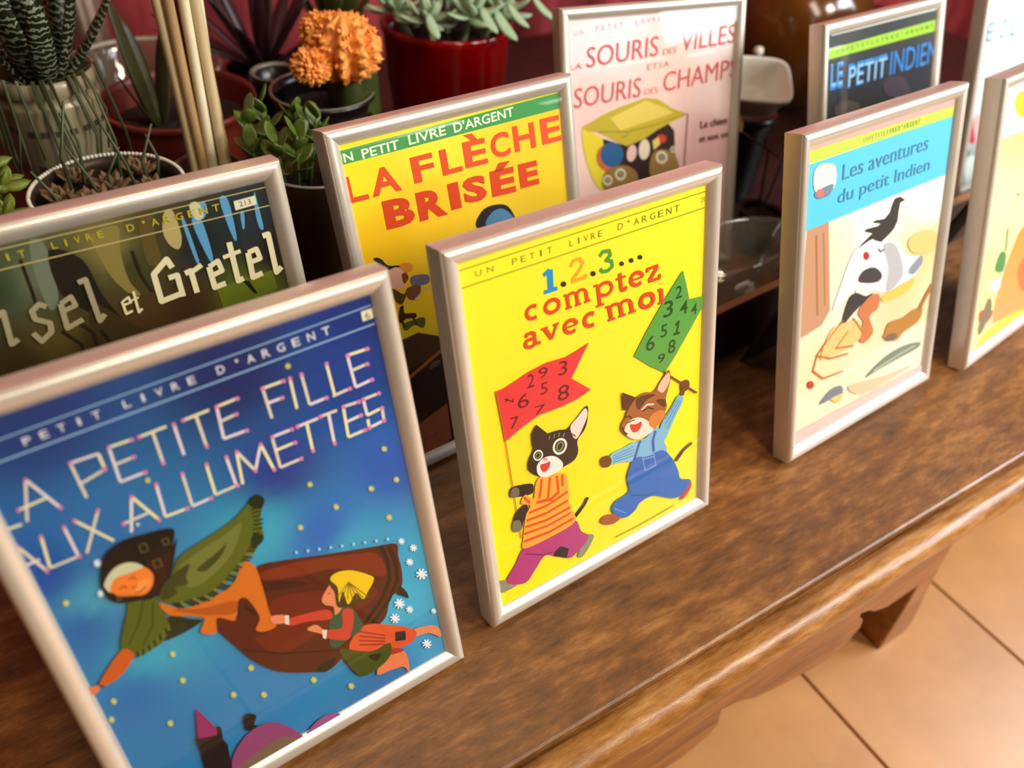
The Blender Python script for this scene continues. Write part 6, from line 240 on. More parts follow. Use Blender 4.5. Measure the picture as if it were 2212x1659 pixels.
def glyph(t, bold):
    k = (t, bold)
    if k not in _gl:
        cu = bpy.data.curves.new('glyph', 'FONT'); cu.body = t; cu.offset = bold; cu.resolution_u = 3
        o = bpy.data.objects.new('glyph', cu); C.objects.link(o); dg = bpy.context.evaluated_depsgraph_get(); dg.update()
        me = bpy.data.meshes.new_from_object(o.evaluated_get(dg)); V = [v.co.copy() for v in me.vertices]; F = [list(q.vertices) for q in me.polygons]
        x0 = min(v.x for v in V); x1 = max(v.x for v in V); y0 = min(v.y for v in V); y1 = max(v.y for v in V)
        _gl[k] = ([((v.x-x0)/(x1-x0), (v.y-y0)/(y1-y0)) for v in V], F)
        bpy.data.objects.remove(o); bpy.data.meshes.remove(me); bpy.data.curves.remove(cu)
    return _gl[k]
def catmull(P, closed=True, k=4):
    n = len(P); R = []
    for i in range(n):
        a, b, c, d = P[i-1], P[i], P[(i+1) % n], P[(i+2) % n]
        for j in range(k):
            t = j/k
            R.append(tuple(.5*((2*b[q]) + (-a[q]+c[q])*t + (2*a[q]-5*b[q]+4*c[q]-d[q])*t*t + (-a[q]+3*b[q]-3*c[q]+d[q])*t**3) for q in (0, 1)))
    return R
def cover_mesh(key, w, h, zback):
    A = ART[key]; V = []; F = []; col = []
    ctr = [((x, y), lin(c)) for (x, y), c in A['base']]
    NX, NY = 30, 40; x0, x1, y0, y1 = -w/2+7, w/2-7, 6, h-7
    for j in range(NY+1):
        for i in range(NX+1): V.append((x0+(x1-x0)*i/NX, y0+(y1-y0)*j/NY, 0))
    def idw(x, y):
        s = [0, 0, 0]; W = 0
        for (a, b), c in ctr:
            q = 1/((a-x)**2+(b-y)**2+16)**1.6; W += q
            for k in range(3): s[k] += q*c[k]
        return [k/W for k in s]
    vc = [idw(v[0], v[1]) for v in V]; loopcol = []
    for j in range(NY):
        for i in range(NX):
            f = [j*(NX+1)+i, j*(NX+1)+i+1, (j+1)*(NX+1)+i+1, (j+1)*(NX+1)+i]; F.append(f); loopcol += [vc[q] for q in f]
    st = min(.014, 1.3/len(A['items'])); z = 0
    def addp(P, c):
        k = len(V); V.extend([(a, b, z) for a, b in P]); F.append(list(range(k, k+len(P)))); loopcol.extend([c]*len(P))
    for it in A['items']:
        z += st; c = lin(it[1])
        if it[0] in 'PS':
            P = list(zip(it[2][::2], it[2][1::2])); addp(catmull(P) if it[0] == 'S' else P, c)
        elif it[0] == 'L':
            P = list(zip(it[3][::2], it[3][1::2])); r = it[2]/2
            for q in range(len(P)-1):
                (ax, ay), (bx, by) = P[q], P[q+1]; d = math.hypot(bx-ax, by-ay) or 1e-6; nx, ny = -(by-ay)/d*r, (bx-ax)/d*r; z += st*.01
                addp([(ax+nx, ay+ny), (bx+nx, by+ny), (bx-nx, by-ny), (ax-nx, ay-ny)], c)
            if r > .25 or len(P) > 2:
                for q in range(1, len(P)-1): z += st*.01; addp([(P[q][0]+r*math.cos(a*PI/4), P[q][1]+r*math.sin(a*PI/4)) for a in range(8)], c)
        else:
            GV, GF = glyph(it[2], it[3]); ox, oy, xx, xy, yx, yy = it[4]; k = len(V)
            V.extend([(ox+u*xx+v*yx, oy+u*xy+v*yy, z) for u, v in GV])
            for f in GF: F.append([q+k for q in f]); loopcol.extend([c]*len(f))
    # clip to the sheet, then stand it up: local x across, z up, -y towards the viewer
    sx = w/2-2.5
    V = [(max(-sx, min(sx, a))/1000, zback - b/1e6*0 - cz/1000*1.0, max(2.5, min(h-2.5, b))/1000) for a, b, cz in V]
    me = mesh('cover_print', V, F)
    at_ = me.color_attributes.new('ink', 'FLOAT_COLOR', 'CORNER')
    buf = []
    for c in loopcol: buf += [c[0]*.92, c[1]*.92, c[2]*.92, 1.0]
    at_.data.foreach_set('color', buf); me.materials.append(PRINT); return me
def rail_mesh(L, w=.0102, d=.015):
    """a mitred frame rail of length L along x, outer edge on z=0, growing to +z inward, front at y=0"""
    P = [(0, d), (0, .0030), (.0003, .0016), (.0011, .0006), (.0024, .0001), (.0040, -.0001), (.0056, .0003), (.0070, .0011), (.0084, .0022), (w-.0004, .0034), (w, .0042), (w, d)]
    n = len(P); V = []
    for sgn in (-1, 1):
        for u, y in P: V.append((sgn*(L/2-u), y, u))
    F = [[k, (k+1) % n, (k+1) % n+n, k+n] for k in range(n)] + [list(range(n-1, -1, -1)), list(range(n, 2*n))]
    g = Geo(); g.add(V, F); return g.me('frame_rail')
FWD, FHT = .18156, .24
rs, rl = rail_mesh(FWD), rail_mesh(FHT)
for m_ in (rs, rl):
    m_.materials.append(SILVER)
    for q in m_.polygons: q.use_smooth = len(q.vertices) == 4 and abs(q.normal.x) < .99 and q.area < .00085
    m_.set_sharp_from_angle(angle=.7)
pane_me = Geo().box((-FWD/2+.006, .0022, .006), (FWD/2-.006, .0027, FHT-.006)).me('glass_pane'); pane_me.materials.append(PANE)
back_me = Geo().box((-FWD/2+.0035, .0048, .0035), (FWD/2-.0035, .0138, FHT-.0035)).me('backing_board'); back_me.materials.append(BLACK)
def picture_frame(key, x, y, yaw, lean, label, z=0, stand=True):
    t = thing('picture_frame', label, 'picture frame', (x, y, z), yaw, 'silver framed book covers on the low table')
    L = Matrix.Rotation(-lean, 4, 'X')
    def sub(name, me, Mx=Matrix()):
        o = link(name, me, None, t); o.matrix_local = L @ Mx; return o
    sub('frame_rail', rs); sub('frame_rail', rs, Matrix.Translation((0, 0, FHT)) @ Matrix.Scale(-1, 4, (0, 0, 1)))
    R = Matrix(((0, 0, 1, 0), (0, 1, 0, 0), (1, 0, 0, 0), (0, 0, 0, 1)))
    sub('frame_rail', rl, Matrix.Translation((-FWD/2, 0, FHT/2)) @ R)
    sub('frame_rail', rl, Matrix.Translation((FWD/2, 0, FHT/2)) @ Matrix.Scale(-1, 4, (1, 0, 0)) @ R)
    sub('glass_pane', pane_me); sub('backing_board', back_me)
    o = sub('cover_print', cover_mesh(key, FWD*1000, FHT*1000, .0042))
    # easel stand: a tapered black board from two thirds up down to the table behind
    if stand:
        hz = FHT*.72; p0 = L @ Vector((0, .0145, hz)); yb = p0.y + .036; z0_ = z; s = Geo()
        V = [(-.012, p0.y, p0.z), (.012, p0.y, p0.z), (.030, yb, .0004-z), (-.030, yb, .0004-z)]
        s.add([(a, b, c) for a, b, c in V] + [(a, b+.0025, c) for a, b, c in V], [[0,1,2,3],[7,6,5,4],[0,4,5,1],[1,5,6,2],[2,6,7,3],[3,7,4,0]])
        link('easel_stand', s.me('easel_stand'), BLACK, t)
    return t
POSE = {'f1': (0.03109, 0.05963, 0.05309, 0.30723), 'f2': (0.23632, 0.07678, 0.04514, 0.26728), 'f3': (0.49694, 0.08675, 0.05969, 0.31689), 'A': (0.01982, 0.18692, 0.05319, 0.22775), 'B': (0.23682, 0.21151, 0.08253, 0.29482), 'C': (0.4692, 0.31912, -0.14281, 0.30618), 'D': (0.67692, 0.22581, 0.0808, 0.34383), 'g': (0.71525, 0.09577, 0.12527, 0.32213), 'E': (0.98469, 0.288, 0.05, 0.3)}
LAB = {
 'f1': 'silver frame at front left with a blue starry cover of a flying woman and child',
 'f2': 'silver frame with a yellow cover of two cats carrying red and green number flags',
 'f3': 'silver frame with light blue banner and black bird on a cream cover, front row',
 'A': 'silver frame behind the blue starry one with a dark forest cover and pale blackletter title',
 'B': 'silver frame in the second row with a yellow cover, green stripe and large red title',
 'C': 'silver frame standing farthest back with a pink cover and slanted red capital titles',
 'D': 'silver frame with black cover and blue title, behind the black bird one',
 'g': 'silver frame cut off at the right edge with pale yellow cover and orange shape',
 'E': 'silver frame at the upper right corner with a white cover and pale blue capitals'}
for k in ('f1', 'f2', 'f3', 'A', 'B', 'C', 'D', 'g', 'E'):
    x, y, a, l = POSE[k]; picture_frame(k, x, y, a, l, LAB[k], .015*math.sin(l))
del ART
# ------------------------------------------------------------------ crate board and dishes behind the front row
bd = thing('wooden_tray', 'dark brown wooden tray edge behind the frames on the right', 'tray', (.38, .2015, 0), math.atan(.077))
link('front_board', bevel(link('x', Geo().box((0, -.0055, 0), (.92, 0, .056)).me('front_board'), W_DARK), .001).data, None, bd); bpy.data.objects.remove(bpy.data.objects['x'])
link('tray_lip', Geo().box((0, -.0062, .0562), (.92, .0006, .0585)).me('tray_lip'), mat('tan_board_edge', (150, 98, 50), .5, noise=.3), bd)  # lip in a lighter tan than the board below
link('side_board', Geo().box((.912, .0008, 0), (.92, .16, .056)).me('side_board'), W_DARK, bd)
POT = lambda r, h, t=.003, k=.72, lip=.006: [(0, .001), (r*k, .001), (r*(k+.06), .004), (r*.96, h-lip-.008), (r*.965, h-lip), (r, h-lip+.001), (r, h-.001), (r-.001, h), (r-t, h), (r-t-.0006, h-lip), (r*.92-t, h*.7)]
SOIL = mat('potting_soil', (44, 24, 12), .95, noise=.6, scale=90, bump=.8)
def soil(t, r, z, m=SOIL):
    g = Geo(); rnd = random.Random(5); n = 28; V = [(0, 0, z)]; F = []
    for i in range(1, 7):
        for k in range(n):
            a = 2*PI*k/n; V.append((r*i/6*math.cos(a), r*i/6*math.sin(a), z + (rnd.uniform(-.0018, .0018) if i < 6 else -.002)))
    F = [[0, 1+k, 1+(k+1) % n] for k in range(n)] + [[1+(i-1)*n+k, 1+i*n+k, 1+i*n+(k+1) % n, 1+(i-1)*n+(k+1) % n] for i in range(1, 6) for k in range(n)]
    return link('soil', mesh('soil', V, F), m, t)
def pot(name, label, cat, xy, r, h, m, prof=None, sq=0, soilz=None, n=48, ex=1, ey=1, part='pot', grp=None):
    t = thing(name, label, cat, (xy[0], xy[1], 0), 0, grp)
    link(part, Geo().lathe(prof or POT(r, h), n, ex=ex, ey=ey, sq=sq).me(part), m, t, None, True)
    if soilz: soil(t, r*.88, soilz)
    return t
# oval glass dish in the tray
od = pot('glass_dish', 'oval clear glass dish behind the dark tray edge beside the yellow cats frame', 'dish', (.492, .262), .035, .068, CLEAR,
    [(0, .002), (.022, .002), (.029, .012), (.033, .04), (.0352, .064), (.0362, .0672), (.0345, .068), (.033, .065), (.031, .04), (.026, .012), (0, .006)], ex=2.3, ey=1.0, part='bowl')
# terracotta coloured pot
tr = pot('plant_pot', 'reddish brown plastic pot of dark soil behind the bundle of canes', 'plant pot', (.125, .60), .0675, .130, mat('red_brown_plastic', (122, 42, 32), .42, noise=.25), soilz=.108, part='pot')
dm = leaf_mesh(.11, .022, .2, .15, pw=.6); dgm = mat('dark_leaf', (58, 56, 22), .5, noise=.4, scale=30)
q = at(330, 150, .60); 
for i, (az, ti, s_) in enumerate(((2.6, 1.35, 1.1), (1.9, 1.25, .9), (3.3, 1.1, .6), (.6, 1.2, .8))): put(dm, dgm, tr, (-.02, .0, .100), az, ti, s_)
# white pot with striped haworthia
wp = pot('striped_succulent', 'white patterned pot with a tall white-banded succulent at the upper left', 'potted plant', (.024, .53), .0355, .196, mat('glazed_white', (158, 146, 116), .3, noise=.15),
    [(0, .001), (.026, .001), (.029, .006), (.034, .170), (.0352, .176), (.0352, .178), (.0335, .1795), (.0335, .184), (.0358, .186), (.0358, .196), (.0340, .1965), (.0330, .190), (.031, .15), (0, .15)], soilz=None)
band = mat('pot_blue_band', (70, 66, 60), .5)
for zz, n_, hh in ((.122, 16, .012), (.158, 22, .004)):
    g = Geo()
    for k in range(n_):
        a0 = 2*PI*k/n_; a1 = a0 + 2*PI/n_*.5; R_ = .0326 if zz < .13 else .0342
        P = [(R_*math.cos(a), R_*math.sin(a)) for a in (a0, (a0+a1)/2, a1)]
        V = [(x, y, zz) for x, y in P] + [(x, y, zz+hh) for x, y in P] + [(x*1.012, y*1.012, zz) for x, y in P] + [(x*1.012, y*1.012, zz+hh) for x, y in P]
        g.add(V, [[6, 7, 10, 9], [7, 8, 11, 10], [3, 4, 10, 9], [4, 5, 11, 10], [0, 6, 9, 3], [2, 5, 11, 8], [0, 1, 7, 6], [1, 2, 8, 7]])
    link('painted_band', g.me('painted_band'), band, wp.children[0])
soil(wp, .030, .178)
def zebra():
    m = bpy.data.materials.new('banded_leaf'); m.use_nodes = True; n = m.node_tree; b = n.nodes['Principled BSDF']; tc = n.nodes.new('ShaderNodeTexCoord')
    wv = n.nodes.new('ShaderNodeTexWave'); wv.inputs['Scale'].default_value = 52; wv.inputs['Distortion'].default_value = 6; wv.inputs['Detail'].default_value = 2; wv.inputs['Detail Scale'].default_value = 3
    r = n.nodes.new('ShaderNodeValToRGB'); e = r.color_ramp.elements; e[0].position = .70; e[0].color = (*lin((24, 34, 14)), 1); e[1].position = .82; e[1].color = (*lin((132, 136, 112)), 1)
    n.links.new(tc.outputs['Object'], wv.inputs[0]); n.links.new(wv.outputs[0], r.inputs[0]); n.links.new(r.outputs[0], b.inputs['Base Color']); b.inputs['Roughness'].default_value = .45; return m
ZB = zebra(); zl = leaf_mesh(.115, .021, .35, .25, n=9, pw=.55)
for i in range(13):
    az = i*2.4; ti = .75 + .06*i
    put(zl, ZB, wp, (.008*math.cos(az), .008*math.sin(az), .180), az, min(1.45, ti), .75 + .03*(i % 4))
th = mat('grey_green_stem', (74, 80, 48), .6, noise=.3, scale=40)
rnd = random.Random(11)
for i in range(16):
    a = -PI/2 + rnd.uniform(-1.2, 1.2); R_ = .030
    p0 = Vector((R_*.6*math.cos(a), R_*.6*math.sin(a), .186)); p1 = Vector((R_*1.25*math.cos(a), R_*1.25*math.sin(a), .20)); L_ = rnd.uniform(.05, .11)
    p2 = Vector((R_*1.5*math.cos(a+.1), R_*1.5*math.sin(a+.1), .20-L_*.5)); p3 = Vector((R_*1.5*math.cos(a+.2*rnd.uniform(-1, 1)), R_*1.55*math.sin(a), .20-L_))
    link('trailing_stem', Geo().tube([p0, p1, p2, p3], .0016, .0007, 6).me('trailing_stem'), th, wp, None, True)
# beaded bowl
bb = pot('beaded_pot', 'dark pot with a white beaded rim holding dried succulents behind the forest cover frame', 'potted plant', (.037, .425), .050, .148, mat('dark_zinc', (62, 48, 34), .4, metal=.3, noise=.2), soilz=.139)
bead = bmesh.new(); bmesh.ops.create_icosphere(bead, subdivisions=1, radius=.0017); bm_ = bpy.data.meshes.new('bead'); bead.to_mesh(bm_); bead.free(); bm_.materials.append(mat('white_bead', (214, 206, 190), .3))
g = Geo()
for k in range(110):
    a = 2*PI*k/110; c_ = Vector((.0495*math.cos(a), .0495*math.sin(a), .1492)); g.add([v.co + c_ for v in bm_.vertices], [list(f.vertices) for f in bm_.polygons])
link('beaded_rim', g.me('beaded_rim'), bm_.materials[0], bb.children[0], None, True)
sm = leaf_mesh(.020, .009, .5, .5, n=5); smm = mat('dried_leaf', (122, 92, 60), .7, noise=.5, scale=60); smg = mat('olive_leaf', (96, 84, 44), .6, noise=.4, scale=60)
def rosette(t, c, n, me, m, s=1, t0=.2, t1=1.3):
    for i in range(n):
        put(me, m, t, c, i*2.4, t0 + (t1-t0)*i/n, s*(1 - .4*i/n))
for c_, s_, m_ in (((.024, .022, .143), .9, smm), ((-.018, .028, .143), .8, smg), ((-.012, -.018, .143), 1.1, smm), ((.010, -.030, .143), 1.0, smm), ((.026, -.008, .143), .8, smg), ((-.030, .002, .143), .9, smg), ((.002, .006, .143), .9, smm), ((.034, -.026, .128), .7, smm)): rosette(bb, c_, 14, sm, m_, s_)
for i in range(9):
    x = -.03 + .008*i; p = Vector((x, -.01 + .012*(i % 3), .139)); h_ = .035 + .012*((i*7) % 4)
    link('stem', Geo().tube([p, p + Vector((.004*(i % 3-1), 0, h_*.5)), p + Vector((.012*((i*5) % 3-1), .002, h_))], .0014, .0008, 6).me('stem'), th, bb, None, True)
# green sedum at the left edge
sd = pot('green_succulent', 'small bushy yellow-green succulent cut off at the left edge above the forest cover frame', 'potted plant', (-.050, .425), .034, .125, mat('dark_clay', (70, 40, 24), .7), soilz=.116)
sl = leaf_mesh(.014, .0085, .6, .6, n=5, pw=.6); sg = mat('yellow_green_leaf', (112, 124, 34), .5, noise=.45, scale=50)
rnd = random.Random(4)
for i in range(20):
    a = i*2.4; R_ = .031*math.sqrt((i+.5)/20); c_ = (R_*math.cos(a), R_*math.sin(a), .142 + .056*(1-(R_/.034)**2))
    link('stem', Geo().tube([(c_[0]*.6, c_[1]*.6, .115), c_], .0015, .0012, 5).me('stem'), sg, sd)
    rosette(sd, c_, 9, sl, sg, 1.35, -.3, 1.3)
# canes in a small beige pot
cp = pot('beige_pot', 'small dark pot with a pale rim around the foot of the canes', 'plant pot', (.112, .466), .0275, .130, mat('beige_rim_pot', (120, 96, 70), .5, noise=.2), [(0, .001), (.018, .001), (.020, .004), (.0255, .122), (.0268, .124), (.0268, .129), (.0255, .1300), (.0248, .127), (.0235, .1), (.019, .02), (0, .02)])
cn = thing('cane_bundle', 'bundle of long pale dried canes standing upright in the small pot', 'canes', (.110, .467, .021))
cm_ = [mat('pale_cane', (222, 196, 150), .5, noise=.3, scale=14, stretch=(3, 3, .4)), mat('tan_cane', (196, 156, 108), .5, noise=.35, scale=14, stretch=(3, 3, .4)), mat('light_cane', (238, 218, 180), .5, noise=.2, scale=14)]
for i, (x0, y0, x1, y1, r_) in enumerate(((-.013, -.006, -.016, -.008, .0034), (-.007, -.010, -.009, -.011, .0036), (.000, -.012, -.003, -.012, .0034), (.006, -.010, .003, -.012, .0036), (.011, -.006, .004, -.006, .0040), (-.010, .003, -.012, .002, .0034), (.004, .002, -.002, .0, .0036), (-.003, .010, -.004, .008, .0034), (.009, .006, .009, .004, .0034), (-.013, -.001, -.010, -.001, .0028))):
    pts = [(x0*.95 + .004 + (x1*1.45-x0*.95+.010)*t + .0014*math.sin(t*5+i*2), y0*.75 + (y1-y0*.75)*t + .001*math.cos(t*4+i), .42*t) for t in [k/9 for k in range(10)]]
    link('cane', Geo().tube(pts, r_*1.12, r_*1.05, 10).me('cane'), cm_[i % 3], cn, None, True)
# brown glass vessel with a leafy plant
bv = pot('leafy_plant', 'green leafy plant in a brown glass jar between the forest cover and red title frames', 'potted plant', (.187, .425), .0440, .122, SMOKE,
    [(0, .001), (.040, .001), (.0425, .005), (.0400, .012), (.0425, .019), (.0405, .026), (.0425, .034), (.0435, .126), (.0445, .134), (.0435, .136), (.0420, .133), (.0405, .05), (.038, .012), (0, .008)], part='jar')
soil(bv, .037, .114)
link('jar_rim', Geo().lathe([(.0432, .1362), (.0450, .1366), (.0455, .1376), (.0445, .1385), (.0430, .1380), (.0432, .1362)], 56).me('jar_rim'), mat('pale_glass_rim', (190, 184, 168), .2), bv.children[0], None, True)
lm = leaf_mesh(.026, .018, .12, .5, n=6, pw=.7, fold=.25); lg = mat('fresh_green_leaf', (92, 112, 34), .45, noise=.45, scale=45)
rnd = random.Random(21)
for i in range(9):
    a = i*2.4; b0 = Vector((-.022 + .015*math.cos(a), .008 + .016*math.sin(a), .114)); h_ = rnd.uniform(.035, .066); b1 = b0 + Vector((.012*math.cos(a), .010*math.sin(a), h_))
    link('stem', Geo().tube([b0, (b0+b1)/2, b1], .0013, .0009, 6).me('stem'), lg, bv, None, True)
    for k in range(6): put(lm, lg, bv, b0.lerp(b1, .45 + .11*k), a + k*2.1, .25 + .13*k, .9 - .05*k)
# cactus
bp_ = pot('grafted_cactus', 'green cactus stem with knobbly orange top in a ribbed black pot', 'potted plant', (.232, .525), .0450, .148, mat('black_plastic', (24, 16, 13), .28), [(0, .001), (.032, .001), (.034, .004), (.0400, .100), (.0425, .104), (.0425, .112), (.0400, .114), (.0405, .122), (.0430, .125), (.0430, .132), (.041, .134), (.0420, .142), (.0455, .1445), (.0455, .1475), (.0430, .148), (.0415, .14), (.037, .09)], soilz=.132)
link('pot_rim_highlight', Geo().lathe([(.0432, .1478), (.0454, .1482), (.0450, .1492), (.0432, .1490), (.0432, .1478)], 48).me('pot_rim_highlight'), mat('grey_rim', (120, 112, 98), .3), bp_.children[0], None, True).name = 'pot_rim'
def ribbed(R_, H, ribs, depth, n=64, m=16, knob=0, seed=0, base=0):
    V = []; rd = random.Random(seed)
    for i in range(m+1):
        t = i/m; z = base + H*t; pr = math.sin(math.pi*(.12+.86*t))**.5 if knob else (1-.12*t if t < .85 else (1-.12*t)*math.sqrt(max(.001, 1-((t-.85)/.15)**2)))
        for k in range(n):
            a = 2*PI*k/n; r_ = R_*pr*(1 - depth*(.5-.5*math.cos(a*ribs)))
            if knob: r_ *= 1 + .13*math.cos(t*PI*11 + k % 2)*max(0, math.cos(a*ribs)) + rd.uniform(-.045, .045)
            V.append((r_*math.cos(a), r_*math.sin(a), z + (rd.uniform(-.001, .001) if knob else 0)))
    F = [[i*n+k, i*n+(k+1) % n, (i+1)*n+(k+1) % n, (i+1)*n+k] for i in range(m) for k in range(n)] + [list(range(n-1, -1, -1)), list(range(m*n, m*n+n))]
    g = Geo(); g.add(V, F); return g
gs = mat('cactus_green', (66, 80, 22), .5, col2=(38, 46, 12), scale=25)
pc = at(800, 190, .505); pc = Vector((pc.x-.232, pc.y-.525, 0))
o = link('stem', ribbed(.0255, .075, 3, .28).me('stem'), gs, bp_, (pc.x*.62, pc.y*.5-.002, .125), True)
OR = mat('orange_cactus', (255, 176, 84), .6, col2=(226, 120, 40), scale=120, bump=.5)
def sprout(px, py, Y, R_, seed):
    p_ = at(px, py, Y); o = link('orange_head', ribbed(R_, R_*1.7, 9, .30, 90, 22, 1, seed).me('orange_head'), OR, bp_, (p_.x-.232, p_.y-.525, p_.z-R_*.95), True)
    g = Geo(); rd = random.Random(seed)
    for i in range(150):
        u = rd.uniform(0, 2*PI); v = rd.uniform(-.6, 1.2); d = Vector((math.cos(u)*math.cos(v), math.sin(u)*math.cos(v), math.sin(v))); c_ = Vector((0, 0, R_*.85)) + Vector((d.x*R_*.93, d.y*R_*.93, d.z*R_*.85)); s_ = d.orthogonal().normalized()*.0016; e_ = d.cross(s_).normalized()*.0016
        g.add([c_-s_-e_, c_+s_-e_, c_+s_+e_, c_-s_+e_, c_+d*.0036], [[0, 1, 4], [1, 2, 4], [2, 3, 4], [3, 0, 4]])
    b_ = link('tubercles', g.me('tubercles'), OR, o); b_['kind'] = 'stuff'
sprout(745, 92, .50, .0290, 1); sprout(672, 140, .492, .0150, 2); sprout(700, 70, .515, .020, 3)
# small black ring pot
rp = pot('small_black_pot', 'empty small black pot with a grey rim between the canes and the orange cactus', 'plant pot', (.219, .615), .0230, .132, MATS['black_plastic'], [(0, .001), (.016, .001), (.020, .110), (.0235, .112), (.0240, .1300), (.0225, .1315), (.0185, .1300), (.0170, .11), (.0150, .02), (0, .02)])
link('pot_rim', Geo().lathe([(.0190, .1312), (.0230, .1322), (.0236, .1330), (.0225, .1336), (.0192, .1326), (.0190, .1312)], 40).me('pot_rim'), MATS['grey_rim'], rp, None, True)
# dark agave
ag = pot('spiky_plant', 'dark purple spiky plant against the pink cloth beside the canes', 'potted plant', (.236, .715), .040, .10, MATS['black_plastic'], soilz=.085)
al = leaf_mesh(.115, .015, .3, -.12, n=7, pw=.5); am = mat('dark_purple_leaf', (46, 14, 18), .45, noise=.3, scale=30)
for i in range(17): put(al, am, ag, (.006*math.cos(i*2.4), .006*math.sin(i*2.4), .098), i*2.4, .35 + .06*i, 1.05 - .012*i)
# olive long-leaved plant behind cactus
ol = pot('long_leaved_plant', 'olive green strap-leaved plant behind the orange cactus', 'potted plant', (.352, .80), .036, .10, MATS['dark_clay'], soilz=.085)
ob = leaf_mesh(.12, .020, .12, .5, n=8, pw=.6); om = mat('olive_strap_leaf', (86, 88, 26), .5, noise=.4, scale=25)
for i in range(13): put(ob, om, ol, (.006*math.cos(i*2.4), .006*math.sin(i*2.4), .088), i*2.4, .7 + .05*i, .95)
# red pot with pale rosettes
rc = at(965, 35, .62)
RP = pot('red_pot_succulent', 'glossy red pot overflowing with pale green rosette succulents', 'potted plant', (rc.x, .62), .066, .158, mat('red_glaze', (128, 2, 2), .12, coat=.6), [(0, .001), (.044, .001), (.046, .004), (.056, .05), (.063, .10), (.066, .146), (.068, .150), (.068, .156), (.066, .158), (.063, .156), (.060, .10), (.05, .02), (0, .02)], soilz=.144, n=72)
el = leaf_mesh(.042, .0175, .38, .7, n=7, pw=.55); em = mat('pale_green_leaf', (164, 186, 148), .5, noise=.25, scale=30)
rnd = random.Random(9)
for cx, cy, cz, s_ in ((-.040, -.035, .172, .85), (.0, -.048, .176, 1.0), (.042, -.036, .172, .9), (.060, .0, .170, .8), (-.058, .004, .172, .8), (0, 0, .19, 1.0), (-.03, .04, .18, .9), (.035, .04, .18, .9)):
    link('stem', Geo().tube([(cx*.7, cy*.7, .143), (cx, cy, cz)], .004, .003, 6).me('stem'), em, RP)
    for i in range(15): put(el, em, RP, (cx, cy, cz), i*2.4 + rnd.uniform(-.2, .2), -.55 + 1.7*i/15, s_*(1 - .45*i/15))
for x, y, a, s_ in ((925, 45, -1.6, .8), (1040, 30, -1.4, .9), (1070, 35, -1.3, 1.1), (1098, 22, -1.1, .9), (1150, 5, -.9, 1.0)):
    p_ = at(x, y, .56); put(el, em, RP, (p_.x-rc.x, p_.y-.62, p_.z+.006), a, -.95, s_*.8)
# pale ornament
po = at(1030, 185, .40)
on = thing('white_ornament', 'pale crumpled ceramic ornament peeking over the red title frame', 'ornament', (po.x, .40, 0))
V = []; n_ = 28; rd = random.Random(2); prof = [(.001, .0), (.022, .001), (.026, .03), (.022, .07), (.026, .11), (.038, .135), (.034, .148), (.022, .156), (.010, .166), (.004, .174), (.0005, .176)]
g = Geo().lathe(prof, n_)
for i, v in enumerate(g.V):
    if v.z > .12: a = math.atan2(v.y, v.x); k = 1 + .18*math.sin(a*3+1) + .08*math.sin(a*7); v.x *= k; v.y *= k; v.z += .004*math.sin(a*2)
link('body', g.me('body'), mat('pale_bisque', (190, 160, 148), .6, noise=.15), on, None, True)
# clear glass vase and wide dish at back left
gd = pot('glass_dish', 'wide clear glass dish behind the reddish brown pot', 'dish', (.125, .765), .07, .10, CLEAR, [(0, .002), (.045, .002), (.066, .03), (.073, .085), (.078, .090), (.079, .096), (.076, .099), (.072, .094), (.069, .06), (.063, .03), (.043, .006), (0, .006)], part='bowl', n=64)
link('rim', Geo().lathe([(.0755, .0985), (.0785, .0990), (.0800, .1002), (.0785, .1012), (.0757, .1005), (.0755, .0985)], 64).me('rim'), MATS.get('pale_glass_rim') or mat('pale_glass_rim', (190, 184, 168), .2), gd, None, True)
link('base_ring', Geo().lathe([(.030, .0205), (.060, .0215), (.064, .0245), (.060, .0270), (.030, .0260), (.030, .0205)], 64).me('base_ring'), MATS['pale_glass_rim'], gd, None, True)
gv = thing('glass_vase', 'clear glass vase with white rods behind the striped succulent', 'vase', (.098, .885, 0))
link('vase', Geo().lathe([(0, .001), (.021, .001), (.028, .012), (.026, .05), (.020, .09), (.018, .2), (.022, .3), (.020, .3), (.016, .2), (.018, .09), (.024, .05), (.025, .014), (0, .012)], 40).me('vase'), CLEAR, gv, None, True)
for i, (a, b) in enumerate(((-.008, -.006), (.004, -.010), (.009, .002), (-.004, .008))): link('rod', Geo().tube([(a*.6, b*.6, .014), (a, b, .34)], .0032, .003, 8).me('rod'), mat('pale_rod', (232, 206, 190), .4), gv, None, True)
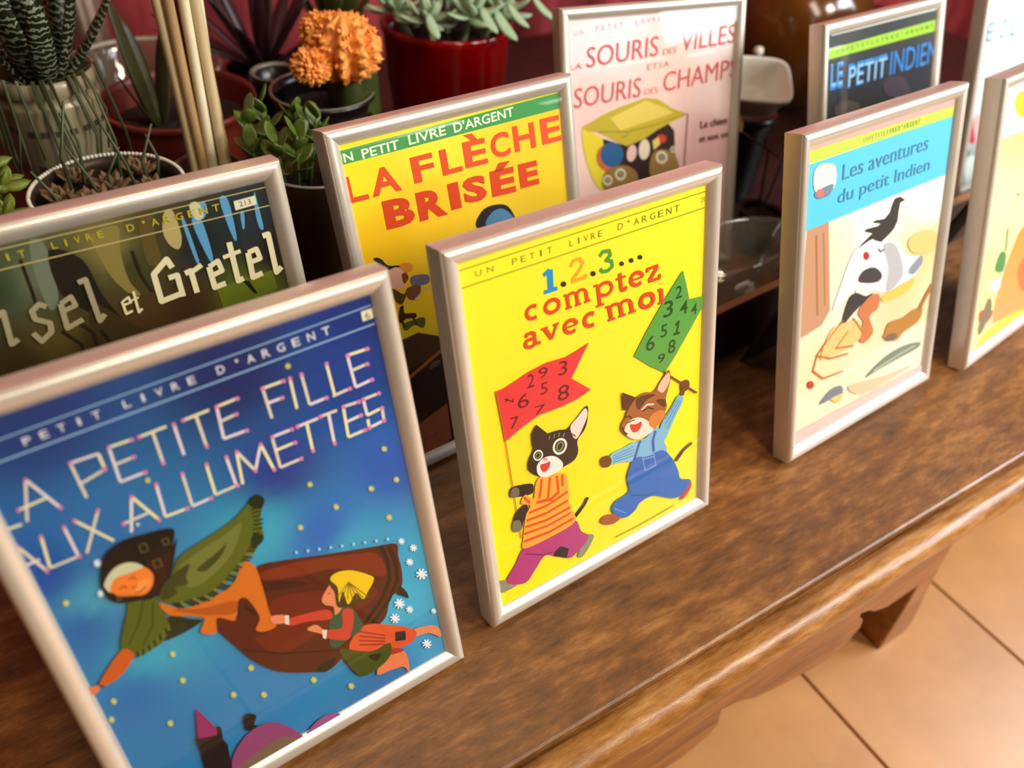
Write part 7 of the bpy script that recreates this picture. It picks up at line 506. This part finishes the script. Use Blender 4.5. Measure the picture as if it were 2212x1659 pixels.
# right background: white square planter lip on dark pot, bronze jar, gold jar
wq = at(1628, 195, .42)
dp = pot('black_cylinder_pot', 'dark cylindrical pot under the small white square bowl', 'plant pot', (wq.x, .425), .036, .100, MATS['black_plastic'], [(0, .001), (.030, .001), (.031, .004), (.0335, .084), (.035, .086), (.035, .094), (.033, .096), (.030, .094), (.029, .0935), (0, .093)])
wbq = pot('white_bowl', 'small white rounded square bowl behind the pink cover frame', 'bowl', (wq.x, .42), .03, .03, mat('white_plastic', (228, 220, 204), .35), [(0, .0), (.018, 0), (.0225, .004), (.0290, .026), (.0325, .0285), (.0330, .0315), (.0315, .033), (.0290, .031), (.0255, .022), (.0205, .005), (0, .0035)], sq=4.5, part='bowl')
wbq.location.z = .104; wbq.rotation_euler = (.36, 0, -.6)
bz = at(1700, 110, .60)
bj = pot('bronze_jar', 'large glossy amber brown jar behind the white square bowl', 'jar', (bz.x, .60), .08, .16, mat('amber_glaze', (112, 62, 16), .16, noise=.5, scale=12, coat=.5), [(0, .001), (.05, .001), (.055, .006), (.082, .05), (.094, .095), (.090, .135), (.066, .168), (.046, .180), (.044, .196), (.050, .202), (.046, .203), (.040, .196), (.04, .18), (.08, .13), (.08, .05), (0, .02)], part='jar', n=64)
kb = at(1638, 112, .53)
kn = thing('small_bottle', 'small dark bottle with a pale round stopper left of the amber jar', 'bottle', (kb.x, .53, 0))
link('bottle', Geo().lathe([(0, .001), (.016, .001), (.018, .004), (.018, .05), (.009, .068), (.007, .075), (.007, kb.z-.006), (0, kb.z-.006)], 28).me('bottle'), MATS['black_plastic'], kn, None, True)
link('stopper', Geo().lathe([(0, -.006), (.004, -.005), (.0062, 0), (.005, .005), (0, .0068)], 20, (0, 0, kb.z)).me('stopper'), MATS['white_plastic'], kn, None, True)
gz = at(1812, 8, .80)
pot('gold_jar', 'small golden jar above the black cover frame at the top edge', 'jar', (gz.x, .80), .05, .1, mat('gold_glaze', (190, 132, 30), .2, metal=.6), [(0, .001), (.03, .001), (.046, .02), (.055, .05), (.050, .075), (.035, .09), (.032, .10), (.036, .104), (.032, .105), (.028, .09), (0, .08)], part='jar')
# dried twig plant in the dark tray
tw = pot('twig_plant', 'dark little plant with thin stems and a few tan leaves behind the glass dish', 'potted plant', (.600, .320), .022, .045, MATS['black_plastic'], soilz=.038)
tl_ = leaf_mesh(.020, .007, .2, .3, n=5); tm = mat('tan_leaf', (134, 104, 54), .6, noise=.3); tk = mat('twig_brown', (60, 34, 16), .7)
def rel(x, y, Y): p_ = at(x, y, Y); return Vector((p_.x-.600, p_.y-.320, p_.z))
for pts in ([(0, 0, .036), rel(1690, 345, .36), rel(1600, 283, .355)], [(0, 0, .036), rel(1660, 420, .345), rel(1680, 375, .345)], [(.004, 0, .036), rel(1640, 440, .34), rel(1628, 432, .338)], [(0, .004, .036), rel(1660, 330, .36), rel(1650, 300, .36)]):
    link('twig', Geo().tube(pts, .0013, .0008, 6).me('twig'), tk if len(pts) else tm, tw, None, True)
for (x, y), az in (((1680, 378), 2.2), ((1630, 432), 2.9), ((1600, 285), 1.0)): put(tl_, tm, tw, rel(x, y, .345), az, .3)
